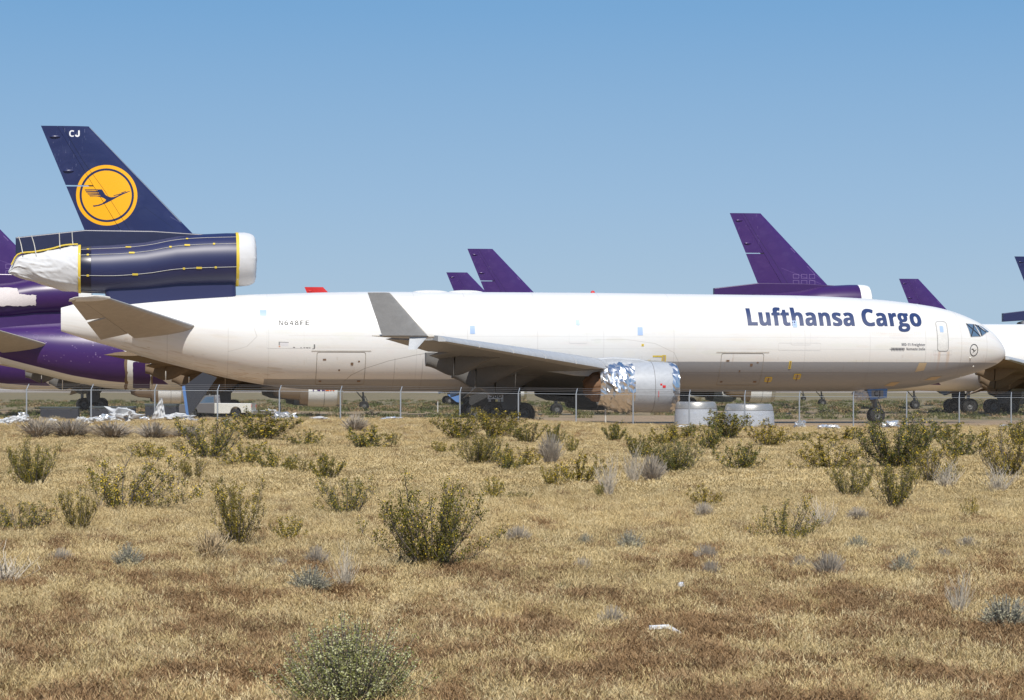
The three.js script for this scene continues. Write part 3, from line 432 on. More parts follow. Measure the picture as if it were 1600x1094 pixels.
// ---------------------------------------------------------------- stored airplanes behind
const dcTail = { nac: M.purple, strut: M.purple, fairing: M.purple, lip: M.farWhite };
const G = 'stored airplanes with purple fins';
const B1 = airplane({ name: 'stored_airplane', label: 'purple-tailed airplane at left edge behind the covered tail engine', x: -19.3, z: -203.9, dx: -4.2, skin: M.purpleSkin, fin: M.finPurple, wing: M.dustyGrey, tail: dcTail });
const airB = [];
for (const [x, z, label] of [[47.86, -221.2, 'white airplane whose tall purple fin rises above the blue lettering'], [23.35, -275.3, 'distant airplane whose purple fin stands above the white freighter near mid roof'], [19.53, -328.9, 'farthest purple fin showing just left of another above the mid roof'], [83.2, -347.3, 'distant airplane with small purple fin above the freighter cockpit door'], [-39, -256, 'purple airplane seen low behind the leftmost fuselage, below its tail'], [-62, -470, 'farthest airplane at left, only its belly and wheels showing'], [40, -520, 'farthest airplane right of centre, only its wheels showing below the belly']]) {
  const c = B1.clone(); c.name = numbered('stored_airplane'); c.position.set(x, 0, z); scene.add(c); tag(c, label, 'airplane', undefined); airB.push(c);
}
for (const b of [B1, airB[0]]) b.traverse((q) => { if (['flap_fairing', 'flap', 'aileron'].includes(q.name) || q.name === 'wing') q.material = M.brownTorn; });
// lettering on two outer nacelles, patch and door on the near purple airplane
{
  const word = (parent, x) => {
    const z = (y) => 8.5 + Math.sqrt(1.5 ** 2 - (y - 2.26) ** 2);
    const put = (s, x0, w, m) => { const sh = font.generateShapes(s, .62), g0 = new THREE.ShapeGeometry(sh); g0.computeBoundingBox(); const b = g0.boundingBox, g = new TessellateModifier(.12, 6).modify((() => { const q = g0.toNonIndexed(); q.deleteAttribute('normal'); return q; })()), P = g.attributes.position; for (let i = 0; i < P.count; i++) { const y = 2.05 + P.getY(i); P.setXYZ(i, x0 + (P.getX(i) - b.min.x) / (b.max.x - b.min.x) * w, y, z(y) + .02); } g.computeVertexNormals(); return mesh('lettering', g, m, parent); };
    put('Fed', x, 1.0, M.letterPurple || (M.letterPurple = std(.07, .02, .16))); put('Ex', x + 1.03, .72, M.letterOrange || (M.letterOrange = std(.75, .12, .01)));
  };
  word(B1, 1.75); word(airB[1], 2.15);
  const patch = mesh('bare_patch', (() => { const pts = []; const E = [[-24.4, 10.55], [-21.9, 10.55], [-21.8, 10.0], [-20.4, 9.95], [-20.4, 9.1], [-22, 9.05], [-24.4, 9.05]]; for (let i = 0; i < E.length; i++) { const a = E[i], b = E[(i + 1) % E.length]; for (let k = 0; k < 10; k++) pts.push([lerp(a[0], b[0], k / 10) + rr(-.05, .05), lerp(a[1], b[1], k / 10) + rr(-.05, .05)]); } let g = new THREE.ShapeGeometry(poly(pts)).toNonIndexed(); g.deleteAttribute('normal'); g = new TessellateModifier(.2, 7).modify(g); const P = g.attributes.position; for (let i = 0; i < P.count; i++) { const x = P.getX(i), y = P.getY(i), cy = lerp(9.45, 9.9, (x + 23) / 3), k = clamp((y - cy) / 1.56, -1, 1); P.setZ(i, 1.56 * Math.sqrt(1 - k * k) + .03); } g.computeVertexNormals(); return g; })(), M.patchy = std(.74, .68, .68, { roughness: .8, map: dirt(1, 1) }), B1);
  const jag = (x0, y0, x1, y1, j) => { const p = [], E = [[x0, y0], [x1, y0], [x1, y1], [x0, y1]]; for (let i = 0; i < 4; i++) for (let k = 0; k < 9; k++) p.push([lerp(E[i][0], E[(i + 1) % 4][0], k / 9) + rr(-j, j), lerp(E[i][1], E[(i + 1) % 4][1], k / 9) + rr(-j, j)]); return poly(p); };
  const s = jag(-13.2, 2.15, -10.9, 4.75, .09); const fr = mesh('torn_frame', onSkin(s, .02), M.brownTorn, B1); const wh = mesh('torn_edge', onSkin(jag(-12.95, 2.2, -11.0, 4.6, .07), .03), M.farWhite, fr); mesh('purple_panel', onSkin(jag(-12.5, 2.3, -11.1, 4.45, .03), .04), M.purple, fr);
}
airplane({ name: 'stored_airplane', label: 'airplane with a small red fin tip showing over the rear roof', x: -3.4, z: -374.4, dx: -4.2, skin: M.farWhite, fin: M.red, wing: M.dustyGrey, tail: { nac: M.farWhite, strut: M.farWhite, fairing: M.red, lip: M.metal } });
airplane({ name: 'stored_airplane', label: 'airplane with navy fin cut by the right edge of the photo', x: 87.8, z: -290.7, dx: 0, skin: M.farWhite, fin: M.finNavy, wing: M.dustyGrey, winglet: true, tail: { nac: M.navyGloss, strut: M.navyGloss, fairing: M.navyGloss, lip: M.metal } });

console.log('airplanes done');
// ---------------------------------------------------------------- ground
const berm = (x, d) => { const s = sstep(d, 91, 115) * (1 - sstep(d, 126, 143)); return s * .56 * (1 - sstep(x, -6, 15)); };
const T = (x, d) => berm(x, d) + .05 * fbm(x / 5, d / 5, 2) * sstep(d, 4, 14) * (1 - sstep(d, 135, 145)) + (d < 70 ? .03 * n2(x * 1.3, d * 1.3) : 0);
const lineF = (x) => 118.0 + (x + 23.4) * .2843;   // distance of the fence line
{
  const xs = [], ds = []; for (let i = -170; i <= 170; i++) { const t = i / 170; xs.push(Math.sign(t) * (Math.abs(t) < .55 ? Math.abs(t) / .55 * 42 : 42 + Math.pow((Math.abs(t) - .55) / .45, 3) * 6000)); }
  for (let d = -30; d < 10; d += 2) ds.push(d); for (let d = 10; d < 70; d += .33) ds.push(d); for (let d = 70; d < 150; d += .6) ds.push(d); for (let k = 0; k <= 90; k++) ds.push(150 * Math.pow(9000 / 150, k / 90)); ds.unshift(-60, -150, -600);
  ds.sort((a, b) => a - b);
  const pos = [], col = [], uv = [], idx = [], c = new THREE.Color();
  for (const d of ds) for (const x of xs) {
    pos.push(x, T(x, d), -d); uv.push(x / 9, d / 9);
    const p = fbm(x / 7 + 3, d / 9, 4), q = fbm(x / 2.1 + 30, d / 2.3, 3), yard = sstep(d, lineF(x) - 14, lineF(x) + 2);
    c.setRGB(.44, .315, .185).lerp(lin(.26, .165, .09), clamp(.25 + .9 * p + .4 * q, 0, 1) * .6 * (1 - yard));
    c.lerp(lin(.50, .355, .215), yard * .9); const gr = sstep(fbm(x / 60 + 9, d / 22, 3), -.2, .3) * sstep(d, 155, 175); c.lerp(lin(.21, .19, .075), Math.max(gr * .8, .62 * sstep(d, 220, 300)));
    col.push(c.r, c.g, c.b);
  }
  const n = xs.length; for (let j = 0; j < ds.length - 1; j++) for (let i = 0; i < n - 1; i++) { const a = j * n + i; idx.push(a, a + 1, a + n, a + 1, a + n + 1, a + n); }
  const g = new THREE.BufferGeometry(); g.setAttribute('position', new THREE.Float32BufferAttribute(pos, 3)); g.setAttribute('uv', new THREE.Float32BufferAttribute(uv, 2)); g.setAttribute('color', new THREE.Float32BufferAttribute(col, 3)); g.setIndex(idx); g.computeVertexNormals();
  const soil = dataTex(512, (u, v) => { const a = .86 + .10 * tileNoise(u, v, 9) + .10 * tileNoise(u, v, 40, 4) + .12 * (rnd() - .5); return [a, a * .985, a * .965]; });
  const m = mesh('ground', g, new THREE.MeshStandardMaterial({ vertexColors: true, map: soil, roughness: 1, side: THREE.DoubleSide }), scene); m.userData.kind = 'structure'; m.userData.label = 'dry sandy desert ground under the scrub and the storage yard';
}
{
  const r = []; for (const [dz, k] of [[0, 0], [220, .6], [500, 1], [1200, .4]]) { const row = []; for (let i = 0; i <= 160; i++) { const x = lerp(-7000, 7000, i / 160); row.push([x, k ? k * (20 + 9 * fbm(x / 900, dz, 3)) : -2, -5200 - dz]); } r.push(row); }
  const h = mesh('hills', loft(r, false), std(.33, .28, .235, { roughness: 1 }), scene); h.userData.kind = 'structure'; h.userData.label = 'low far desert rise along the horizon';
}
// ---------------------------------------------------------------- dry grass (nobody could count it)
function tuftGeo(blades, h0, h1, rad, w, lean, bushy) {
  const pos = [], idx = [];
  for (let i = 0; i < blades; i++) {
    const a = rnd() * 6.283, r = rad * Math.sqrt(rnd()), x = Math.cos(a) * r, z = Math.sin(a) * r, h = rr(h0, h1), b = rnd() * 6.283, l = lean * (.3 + rnd()) * h, t = rnd() * 6.283, wx = Math.cos(t) * w * .5, wz = Math.sin(t) * w * .5;
    const mx = x + Math.cos(b) * l * .3, mz = z + Math.sin(b) * l * .3, ex = x + Math.cos(b) * l, ez = z + Math.sin(b) * l, k = pos.length / 3, hm = h * .6;
    pos.push(x - wx, -.02, z - wz, x + wx, -.02, z + wz, mx - wx, hm, mz - wz, mx + wx, hm, mz + wz, ex, h, ez);
    idx.push(k, k + 1, k + 2, k + 1, k + 3, k + 2, k + 2, k + 3, k + 4);
    if (bushy) for (let q = 0; q < bushy; q++) { const e = rr(.2, 1), cx = lerp(mx, ex, e), cy = lerp(hm, h, e), cz = lerp(mz, ez, e), s = w * .55, l = h * rr(.18, .4), m = pos.length / 3, A = rnd() * 6.283; pos.push(cx - Math.sin(A) * s, cy, cz + Math.cos(A) * s, cx + Math.sin(A) * s, cy, cz - Math.cos(A) * s, cx + Math.cos(A) * l * .7, cy + l * rr(.3, .9), cz + Math.sin(A) * l * .7); idx.push(m, m + 1, m + 2); }
  }
  const g = new THREE.BufferGeometry(); g.setAttribute('position', new THREE.Float32BufferAttribute(pos, 3)); g.setIndex(idx); g.computeVertexNormals(); return g;
}
const grassMat = new THREE.MeshStandardMaterial({ color: 0xffffff, roughness: .9, side: THREE.DoubleSide });
{
  const near = 34, kinds = {
    straw: { name: 'dry_grass', label: 'pale straw coloured dry grass covering the field', geos: [tuftGeo(52, .05, .15, .11, .0036, .55, 3), tuftGeo(46, .06, .18, .10, .0034, .45, 3), tuftGeo(56, .04, .11, .13, .0036, .7, 3)], list: [[], [], []] },
    brown: { name: 'brown_weeds', label: 'low brown dried weeds between the straw grass', geos: [tuftGeo(60, .03, .10, .14, .0036, .9, 5), tuftGeo(54, .04, .14, .12, .0034, .8, 5)], list: [[], []] },
    far: { name: 'distant_dry_grass', label: 'dry straw grass on the far half of the field toward the fence', geos: [tuftGeo(44, .06, .17, .18, .008, .5, 3), tuftGeo(40, .05, .14, .2, .008, .7, 3)], list: [[], []] },
  };
  const put = (k, x, d, s, c) => { const K = kinds[k], i = rnd() * K.geos.length | 0; K.list[i].push([x, d, s, c]); };
  const straw = [[.62, .48, .24], [.67, .54, .305], [.56, .415, .19], [.62, .465, .225], [.50, .375, .185]], brown = [[.29, .172, .075], [.35, .215, .10], [.22, .13, .058], [.38, .25, .125]];
  const sow = (d0, d1, perM2) => {
    const hw = (d) => .225 * d + 3, area = (d1 - d0) * (hw(d0) + hw(d1)), n = area * perM2;
    for (let i = 0; i < n; i++) {
      const d = Math.sqrt(lerp(d0 * d0, d1 * d1, rnd())), x = rr(-1, 1) * hw(d); if (d > lineF(x) + 6) continue;
      const p = fbm(x / 1.9, d / 3.6, 4), q = fbm(x / .55 + 40, d / .8, 3), bare = fbm(x / 1.7 + 80, d / 2.1 - 20, 4), nb = lerp(.30, -.28, sstep(d, 15, 46)) + (x > 1 && d < 24 ? .08 : 0);
      if (bare > (d < 24 ? .30 : .36) && rnd() < .93) continue;
      const yard = sstep(d, 104, lineF(x)); if (rnd() < yard * .8) continue; if (x < 6 && d > 96 && fbm(x / 3, d / 6 + 50, 2) > -.1 && rnd() < .6) continue;
      const isB = p * .8 + q * 1.0 + nb + rr(-.1, .1) > .22;
      const t = isB ? brown[rnd() * 4 | 0] : straw[rnd() * 5 | 0], v = rr(.82, 1.15) * (1 + .16 * fbm(x / 6 + 7, d / 8, 2)), s = rr(.7, 1.35) * (isB ? 1.05 : 1);
      put(isB && d < 70 ? 'brown' : d > 46 ? 'far' : 'straw', x, d, s, [t[0] * v, t[1] * v, t[2] * v]);
    }
  };
  sow(11, 20, 170); sow(20, 34, 130); sow(34, 60, 62); sow(60, 95, 34); sow(95, 140, 22);
  const mt = new THREE.Matrix4(), qt = new THREE.Quaternion(), e = new THREE.Euler(), col = new THREE.Color();
  for (const K of Object.values(kinds)) K.list.forEach((L, i) => {
    const m = shadows(new THREE.InstancedMesh(K.geos[i], grassMat, L.length)); m.name = numbered(K.name); m.userData = { kind: 'stuff', label: K.label };
    L.forEach(([x, d, s, c], j) => { e.set(rr(-.15, .15), rnd() * 6.283, rr(-.15, .15)); mt.compose(V(x, T(x, d), -d), qt.setFromEuler(e), V(s, s * rr(.6, .95), s)); m.setMatrixAt(j, mt); m.setColorAt(j, col.setRGB(...c)); });
    scene.add(m);
  });
  // green weeds in the yard behind the fence
  const gg = tuftGeo(40, .12, .5, .55, .05, .7, 3), L = [];
  for (let i = 0; i < 5200; i++) { const d = 150 * Math.pow(3.6, rnd()), x = rr(-.26, .26) * d; const f = fbm(x / 60 + 9, d / 22, 3); if (f + rr(-.14, .14) < (d < 230 ? .05 : -.08) || (d < 176 && rnd() < .85)) continue; L.push([x, d, rr(.5, 1.5) * (d > 230 ? 1.3 : 1), rnd()]); }
  const m = shadows(new THREE.InstancedMesh(gg, grassMat, L.length)); m.name = 'yard_weeds'; m.userData = { kind: 'stuff', label: 'low green and brown weeds growing across the storage yard' };
  L.forEach(([x, d, s, r], j) => { mt.compose(V(x, 0, -d), qt.setFromEuler(e.set(0, rnd() * 6.283, 0)), V(s, s * .5, s)); m.setMatrixAt(j, mt); r < .55 ? col.setRGB(.12, .135, .035) : r < .75 ? col.setRGB(.20, .18, .06) : col.setRGB(.36, .25, .13); m.setColorAt(j, col); }); scene.add(m);
}
console.log('grass done');
// ---------------------------------------------------------------- shrubs
const leafMat = [std(.125, .112, .010, { roughness: .75 }), std(.095, .10, .012, { roughness: .75 }), std(.155, .122, .010, { roughness: .75 })], flowerMat = std(.62, .43, .03, { roughness: .8 }), stemMat = std(.20, .165, .135, { roughness: .95 }), twigGrey = std(.44, .375, .30, { roughness: .95 }), twigTan = std(.56, .43, .26, { roughness: .95 }), sageMat = std(.36, .335, .23, { roughness: .9 }), budMat = std(.48, .47, .26, { roughness: .9 }), budLeaf = std(.23, .235, .065, { roughness: .8 }), paleTwig = std(.60, .52, .41, { roughness: .9 });
function quads(list) {   // [x,y,z,size,thin] leaf-like faces turned at random
  const pos = [], idx = [], a = V(), b = V();
  for (const [x, y, z, s, k = .5] of list) { a.set(rr(-1, 1), rr(-.4, 1), rr(-1, 1)).normalize(); b.set(rr(-1, 1), rr(-1, 1), rr(-1, 1)).cross(a).normalize().multiplyScalar(s * k); a.multiplyScalar(s); const i = pos.length / 3; pos.push(x - a.x, y - a.y, z - a.z, x + b.x, y + b.y, z + b.z, x + a.x, y + a.y, z + a.z, x - b.x, y - b.y, z - b.z); idx.push(i, i + 1, i + 2, i, i + 2, i + 3); }
  const g = new THREE.BufferGeometry(); g.setAttribute('position', new THREE.Float32BufferAttribute(pos, 3)); g.setIndex(idx); g.computeVertexNormals(); return g;
}
function strands(list) {   // three-sided tapered sticks through points: [[points], r0, r1]
  const pos = [], idx = [];
  for (const [pts, r0, r1] of list) { const base = pos.length / 3, n = pts.length; pts.forEach((p, i) => { const r = lerp(r0, r1, i / (n - 1)); for (let k = 0; k < 3; k++) { const a = k * 2.0944; pos.push(p[0] + Math.cos(a) * r, p[1], p[2] + Math.sin(a) * r); } }); for (let i = 0; i < n - 1; i++) for (let k = 0; k < 3; k++) { const a = base + i * 3 + k, b = base + i * 3 + (k + 1) % 3; idx.push(a, b, a + 3, b, b + 3, a + 3); } }
  const g = new THREE.BufferGeometry(); g.setAttribute('position', new THREE.Float32BufferAttribute(pos, 3)); g.setIndex(idx); g.computeVertexNormals(); return g;
}
// creosote: stems fan out from the ground, leaves and yellow flowers sit on the outer twigs; unit height, unit half width .55
function creosote({ stems = 15, leaves = 2600, size = .022, spread = .95, flowers = .14, bare = 0, skew = 0 }) {
  const S = [], tips = [];
  for (let i = 0; i < stems; i++) {
    const a = rnd() * 6.283, tilt = spread * Math.sqrt(rnd()) * rr(.7, 1.25), L = rr(.72, 1.05), pts = [], bx = Math.cos(a) * .04, bz = Math.sin(a) * .04, w = rr(-.5, .5); let x = bx, y = 0, z = bz;
    for (let k = 0; k <= 5; k++) { pts.push([x, y, z]); const t = tilt * (1.15 - .07 * k) + rr(-.12, .12), aa = a + w * k * .18 + rr(-.16, .16); x += Math.sin(t) * Math.cos(aa) * L / 5 + skew * .03 * k; z += Math.sin(t) * Math.sin(aa) * L / 5; y += Math.cos(t) * L / 5; }
    S.push([pts, .016, .004]); const dead = rnd() < bare;
    for (let k = 1; k <= 5; k++) for (let q = 0; q < (k < 2 ? 2 : 3); q++) {
      const p = pts[k], u = rnd() * 6.283, up = rr(.08, .2), o = rr(.04, .15), tw = [p, [p[0] + Math.cos(u) * o * .5, p[1] + up * .55, p[2] + Math.sin(u) * o * .5], [p[0] + Math.cos(u) * o, p[1] + up, p[2] + Math.sin(u) * o]];
      S.push([tw, .005, .002]); if (!dead) tips.push(tw);
    }
  }
  const Lf = [], Fl = [];
  for (let i = 0; i < leaves; i++) { const t = tips[rnd() * tips.length | 0], e = Math.pow(rnd(), .7), k = e < .5 ? 0 : 1, f = e * 2 - k, p = [0, 1, 2].map((c) => lerp(t[k][c], t[k + 1][c], f) + rr(-1, 1) * .042); if (p[1] < .06) continue; (rnd() < flowers ? Fl : Lf).push([...p, size * rr(.6, 1.2), .5]); }
  return { leaves: quads(Lf), stems: strands(S), flowers: quads(Fl.map((q) => [q[0], q[1] + .012, q[2], q[3] * .75, .8])) };
}
const protoNear = [creosote({ leaves: 12500, size: .0155, stems: 28, flowers: .10 }), creosote({ leaves: 6000, size: .018, stems: 22, bare: .2, flowers: .2 }), creosote({ leaves: 7000, size: .018, stems: 22, spread: .8, flowers: .1 }), creosote({ leaves: 5200, size: .018, stems: 22, bare: .35, spread: 1.15, skew: 1, flowers: .22 })];
const protoFar = [creosote({ leaves: 4200, size: .027, stems: 20, flowers: .12 }), creosote({ leaves: 3600, size: .028, stems: 18, spread: 1.1, flowers: .2 }), creosote({ leaves: 3300, size: .028, stems: 18, bare: .2, spread: 1.0, flowers: .1 }), creosote({ leaves: 3800, size: .027, stems: 20, spread: 1.2, flowers: .25 })];
function bush(kind, x, d, w, h, label, turn = rnd() * 6.283, group = 'creosote bushes on the dry field') {
  const far = h * 3780 / d < 50, P = (far ? protoFar : protoNear)[kind % 4], o = thing('creosote_bush', label, 'bush', [x, T(x, d) - .02, -d], turn, group);
  const s = h / .98; o.scale.set(w / 1.08, s * 1.05, w / 1.08 * .9);
  mesh('stems', P.stems, kind % 2 ? stemMat : stemMat, o); mesh('leaves', P.leaves, leafMat[(kind + (x > 0 ? 1 : 0)) % 3], o).userData.kind = 'stuff'; mesh('flowers', P.flowers, flowerMat, o).userData.kind = 'stuff'; return o;
}
// [photo-derived metres: x, distance, width, height, kind, label]
const BUSHES = [
  [-9.68,49.10,0.91,0.94,0,'upright creosote bush at the left edge below the white rubble'],
  [-6.32,39.80,1.26,1.03,3,'wide straggling creosote bush with bare grey branches at far left'],
  [-5.98,33.50,0.49,0.64,2,'narrow creosote bush leaning beside the wide straggling one'],
  [-6.72,33.20,0.75,0.48,1,'sparse twiggy creosote bush at the left edge, nearer the camera'],
  [-8.58,68.75,1.67,1.20,1,'golden flowered creosote bush below the pickup truck'],
  [-6.91,52.55,0.50,0.50,2,'small creosote bush at the foot of the golden flowered one'],
  [-6.86,62.50,1.03,0.66,3,'low creosote bush between the golden flowered bush and the middle of the field'],
  [-3.45,30.50,0.71,0.81,2,'tall dark creosote bush beside the tan tumbleweed'],
  [-9.74,93.65,2.11,1.14,0,'dense dark creosote bush just right of the pickup truck'],
  [-5.83,59.55,0.79,0.57,1,'low creosote bush left of the small round pair'],
  [-4.92,56.05,0.53,0.42,2,'smallest of three creosote bushes in a row left of centre'],
  [-3.95,51.45,0.71,0.63,0,'rounded green creosote bush, right end of the row left of centre'],
  [-5.00,82.20,1.48,0.78,1,'low wide creosote bush below the rear belly of the freighter'],
  [-4.35,88.95,0.52,0.47,2,'tiny creosote bush just right of the low wide one'],
  [-2.63,38.20,0.75,0.65,1,'orange tinged creosote bush left of the biggest bush'],
  [-2.89,31.40,0.42,0.38,3,'creosote bush with dead stems, right of the tall dark one'],
  [-0.89,26.55,1.03,0.94,0,'biggest creosote bush in the middle foreground'],
  [-2.01,95.10,1.56,1.11,0,'creosote bush in front of the rear main wheels'],
  [-0.72,97.65,2.07,1.14,2,'creosote bush in front of the number placard gear'],
  [-0.86,62.50,1.03,0.93,0,'creosote bush standing before the main landing gear'],
  [-0.15,58.20,0.71,0.65,1,'yellowish creosote bush right of the one before the main gear'],
  [-7.39,85.95,1.05,0.57,1,'little yellow green creosote bush near the second bay of rubble'],
  [-0.32,43.45,0.39,0.46,3,'thin nearly leafless bush right of the biggest bush'],
  [0.61,88.95,1.22,0.85,2,'creosote bush right below the front main wheels'],
  [1.52,86.90,0.74,0.78,0,'small creosote bush below the dark port engine'],
  [1.86,75.65,0.44,0.60,3,'straggly small bush left of the foil wrapped engine'],
  [0.20,62.50,0.86,0.53,1,'low creosote bush beside the dead grey twigs'],
  [0.80,48.80,0.57,0.46,1,'left half of the golden twin bush below the engine'],
  [1.39,50.10,0.90,0.64,1,'right half of the golden twin bush below the engine'],
  [3.90,92.15,0.88,0.78,0,'creosote bush directly under the foil wrap'],
  [3.48,67.55,0.86,0.75,2,'creosote bush below the pale engine nacelle'],
  [5.58,87.95,1.44,0.65,1,'low creosote bush left of the ground cowls'],
  [3.81,56.05,1.13,0.86,0,'compact dark green creosote bush below the ground cowls'],
  [6.42,78.80,0.96,0.96,0,'creosote bush in front of the left ground cowl'],
  [8.84,98.25,2.13,1.09,2,'tall loose creosote bush between the two ground cowls'],
  [5.51,58.65,0.99,0.71,0,'round creosote bush centred below the gap of the cowls'],
  [8.89,84.05,1.42,0.93,1,'creosote bush in front of the right ground cowl'],
  [1.57,44.00,0.19,0.35,2,'narrow dark sprig right of the golden twin bush'],
  [3.29,41.10,0.46,0.39,1,'small open bush with a few stems in mid right grass'],
  [3.07,45.55,0.19,0.12,0,'tiny dark clump in the grass left of the small open bush'],
  [0.17,43.45,0.37,0.20,2,'low dark sprig in the grass below the centre'],
  [3.60,31.65,0.65,0.64,3,'creosote bush with long grey side branches at right foreground'],
  [7.77,59.10,1.16,0.75,1,'creosote bush left of the big one under the nose gear'],
  [6.18,44.25,0.73,0.68,2,'thin creosote bush just left of the tall stemmed one'],
  [6.30,39.80,0.82,0.76,2,'tall stemmed creosote bush with a dark base at right'],
  [9.53,60.05,2.07,1.30,0,'big creosote bush hiding the nose wheel'],
  [8.87,51.10,0.97,0.84,1,'creosote bush at the right flank of the big one'],
  [13.19,70.70,1.01,0.79,0,'bright green creosote bush below the far wheels'],
  [6.98,36.90,0.21,0.33,1,'single small yellow sprig standing alone at right'],
  [11.04,54.05,1.32,1.12,1,'large creosote bush cut by the right edge'],
  [16.76,94.55,1.75,0.75,3,'loose creosote bush behind the bright green one'],
  [17.61,84.05,1.25,0.98,2,'creosote bush behind the large one at the right edge'],
  [12.44,92.20,1.46,0.59,1,'low creosote bush by the crumpled sheets left of the nose wheel'],
  [10.98,92.20,0.98,0.44,3,'small low bush right of the ground cowls'],
  [6.60,95.90,1.17,0.66,2,'small creosote bush at the foot of the left cowl'],
  [-10.37,68.75,1.09,0.55,3,'low half dry creosote bush left of the golden flowered one'],
  [-2.20,75.65,0.68,0.44,3,'small dry bush at the left of the main gear group']
];
for (const [x, d, w, h, k, label] of BUSHES) bush(k, x, d, w, h, label);
// low dry shrubs: unit width and height
function lowShrub(kind) {
  const S = [], Lf = [], n = [340, 210, 240, 34, 40][kind];
  for (let i = 0; i < n; i++) {
    const a = rnd() * 6.283, t = Math.pow(rnd(), .6) * 1.15, L = rr(.6, 1), bx = rr(-.06, .06), bz = rr(-.06, .06), w = kind === 2 ? 1.6 : .5; let x = bx, y = 0, z = bz; const pts = [];
    for (let k = 0; k <= 4; k++) { pts.push([x, y, z]); const tt = t * (kind === 2 ? .5 + .35 * k : .8 + .08 * k) + rr(-.2, .2) * w, aa = a + rr(-.5, .5) * w; x += Math.sin(tt) * Math.cos(aa) * L / 4 * .62; z += Math.sin(tt) * Math.sin(aa) * L / 4 * .62; y = Math.max(.01, y + Math.cos(tt) * L / 4); }
    S.push([pts, kind === 3 ? .012 : .011, .006]);
    if (kind === 3) for (let q = 0; q < 5; q++) { const p = pts[1 + q % 4], u = rnd() * 6.283, l = rr(.12, .32); S.push([[p, [p[0] + Math.cos(u) * l * .4, p[1] + l * .5, p[2] + Math.sin(u) * l * .4], [p[0] + Math.cos(u) * l * .6, p[1] + l, p[2] + Math.sin(u) * l * .6]], .006, .003]); }
    if (kind === 1 || kind === 4) for (let q = 0; q < 14; q++) { const k = 1 + (rnd() * 3 | 0), f = rnd(); Lf.push([lerp(pts[k][0], pts[k + 1][0], f) + rr(-.03, .03), lerp(pts[k][1], pts[k + 1][1], f) + rr(-.02, .04), lerp(pts[k][2], pts[k + 1][2], f) + rr(-.03, .03), rr(.016, .036), .4]); }
  }
  return { stems: strands(S), leaves: Lf.length ? quads(Lf) : null };
}
const LOW = [0, 1, 2, 3, 4].map((k) => [lowShrub(k), lowShrub(k)]), LOWMAT = [twigGrey, std(.30, .28, .235, { roughness: .95 }), twigTan, paleTwig, stemMat];
const LOWNAME = ['dry_shrub', 'sage_shrub', 'tumbleweed', 'dead_branches', 'weed'], LOWCAT = ['shrub', 'shrub', 'tumbleweed', 'branches', 'weed'];
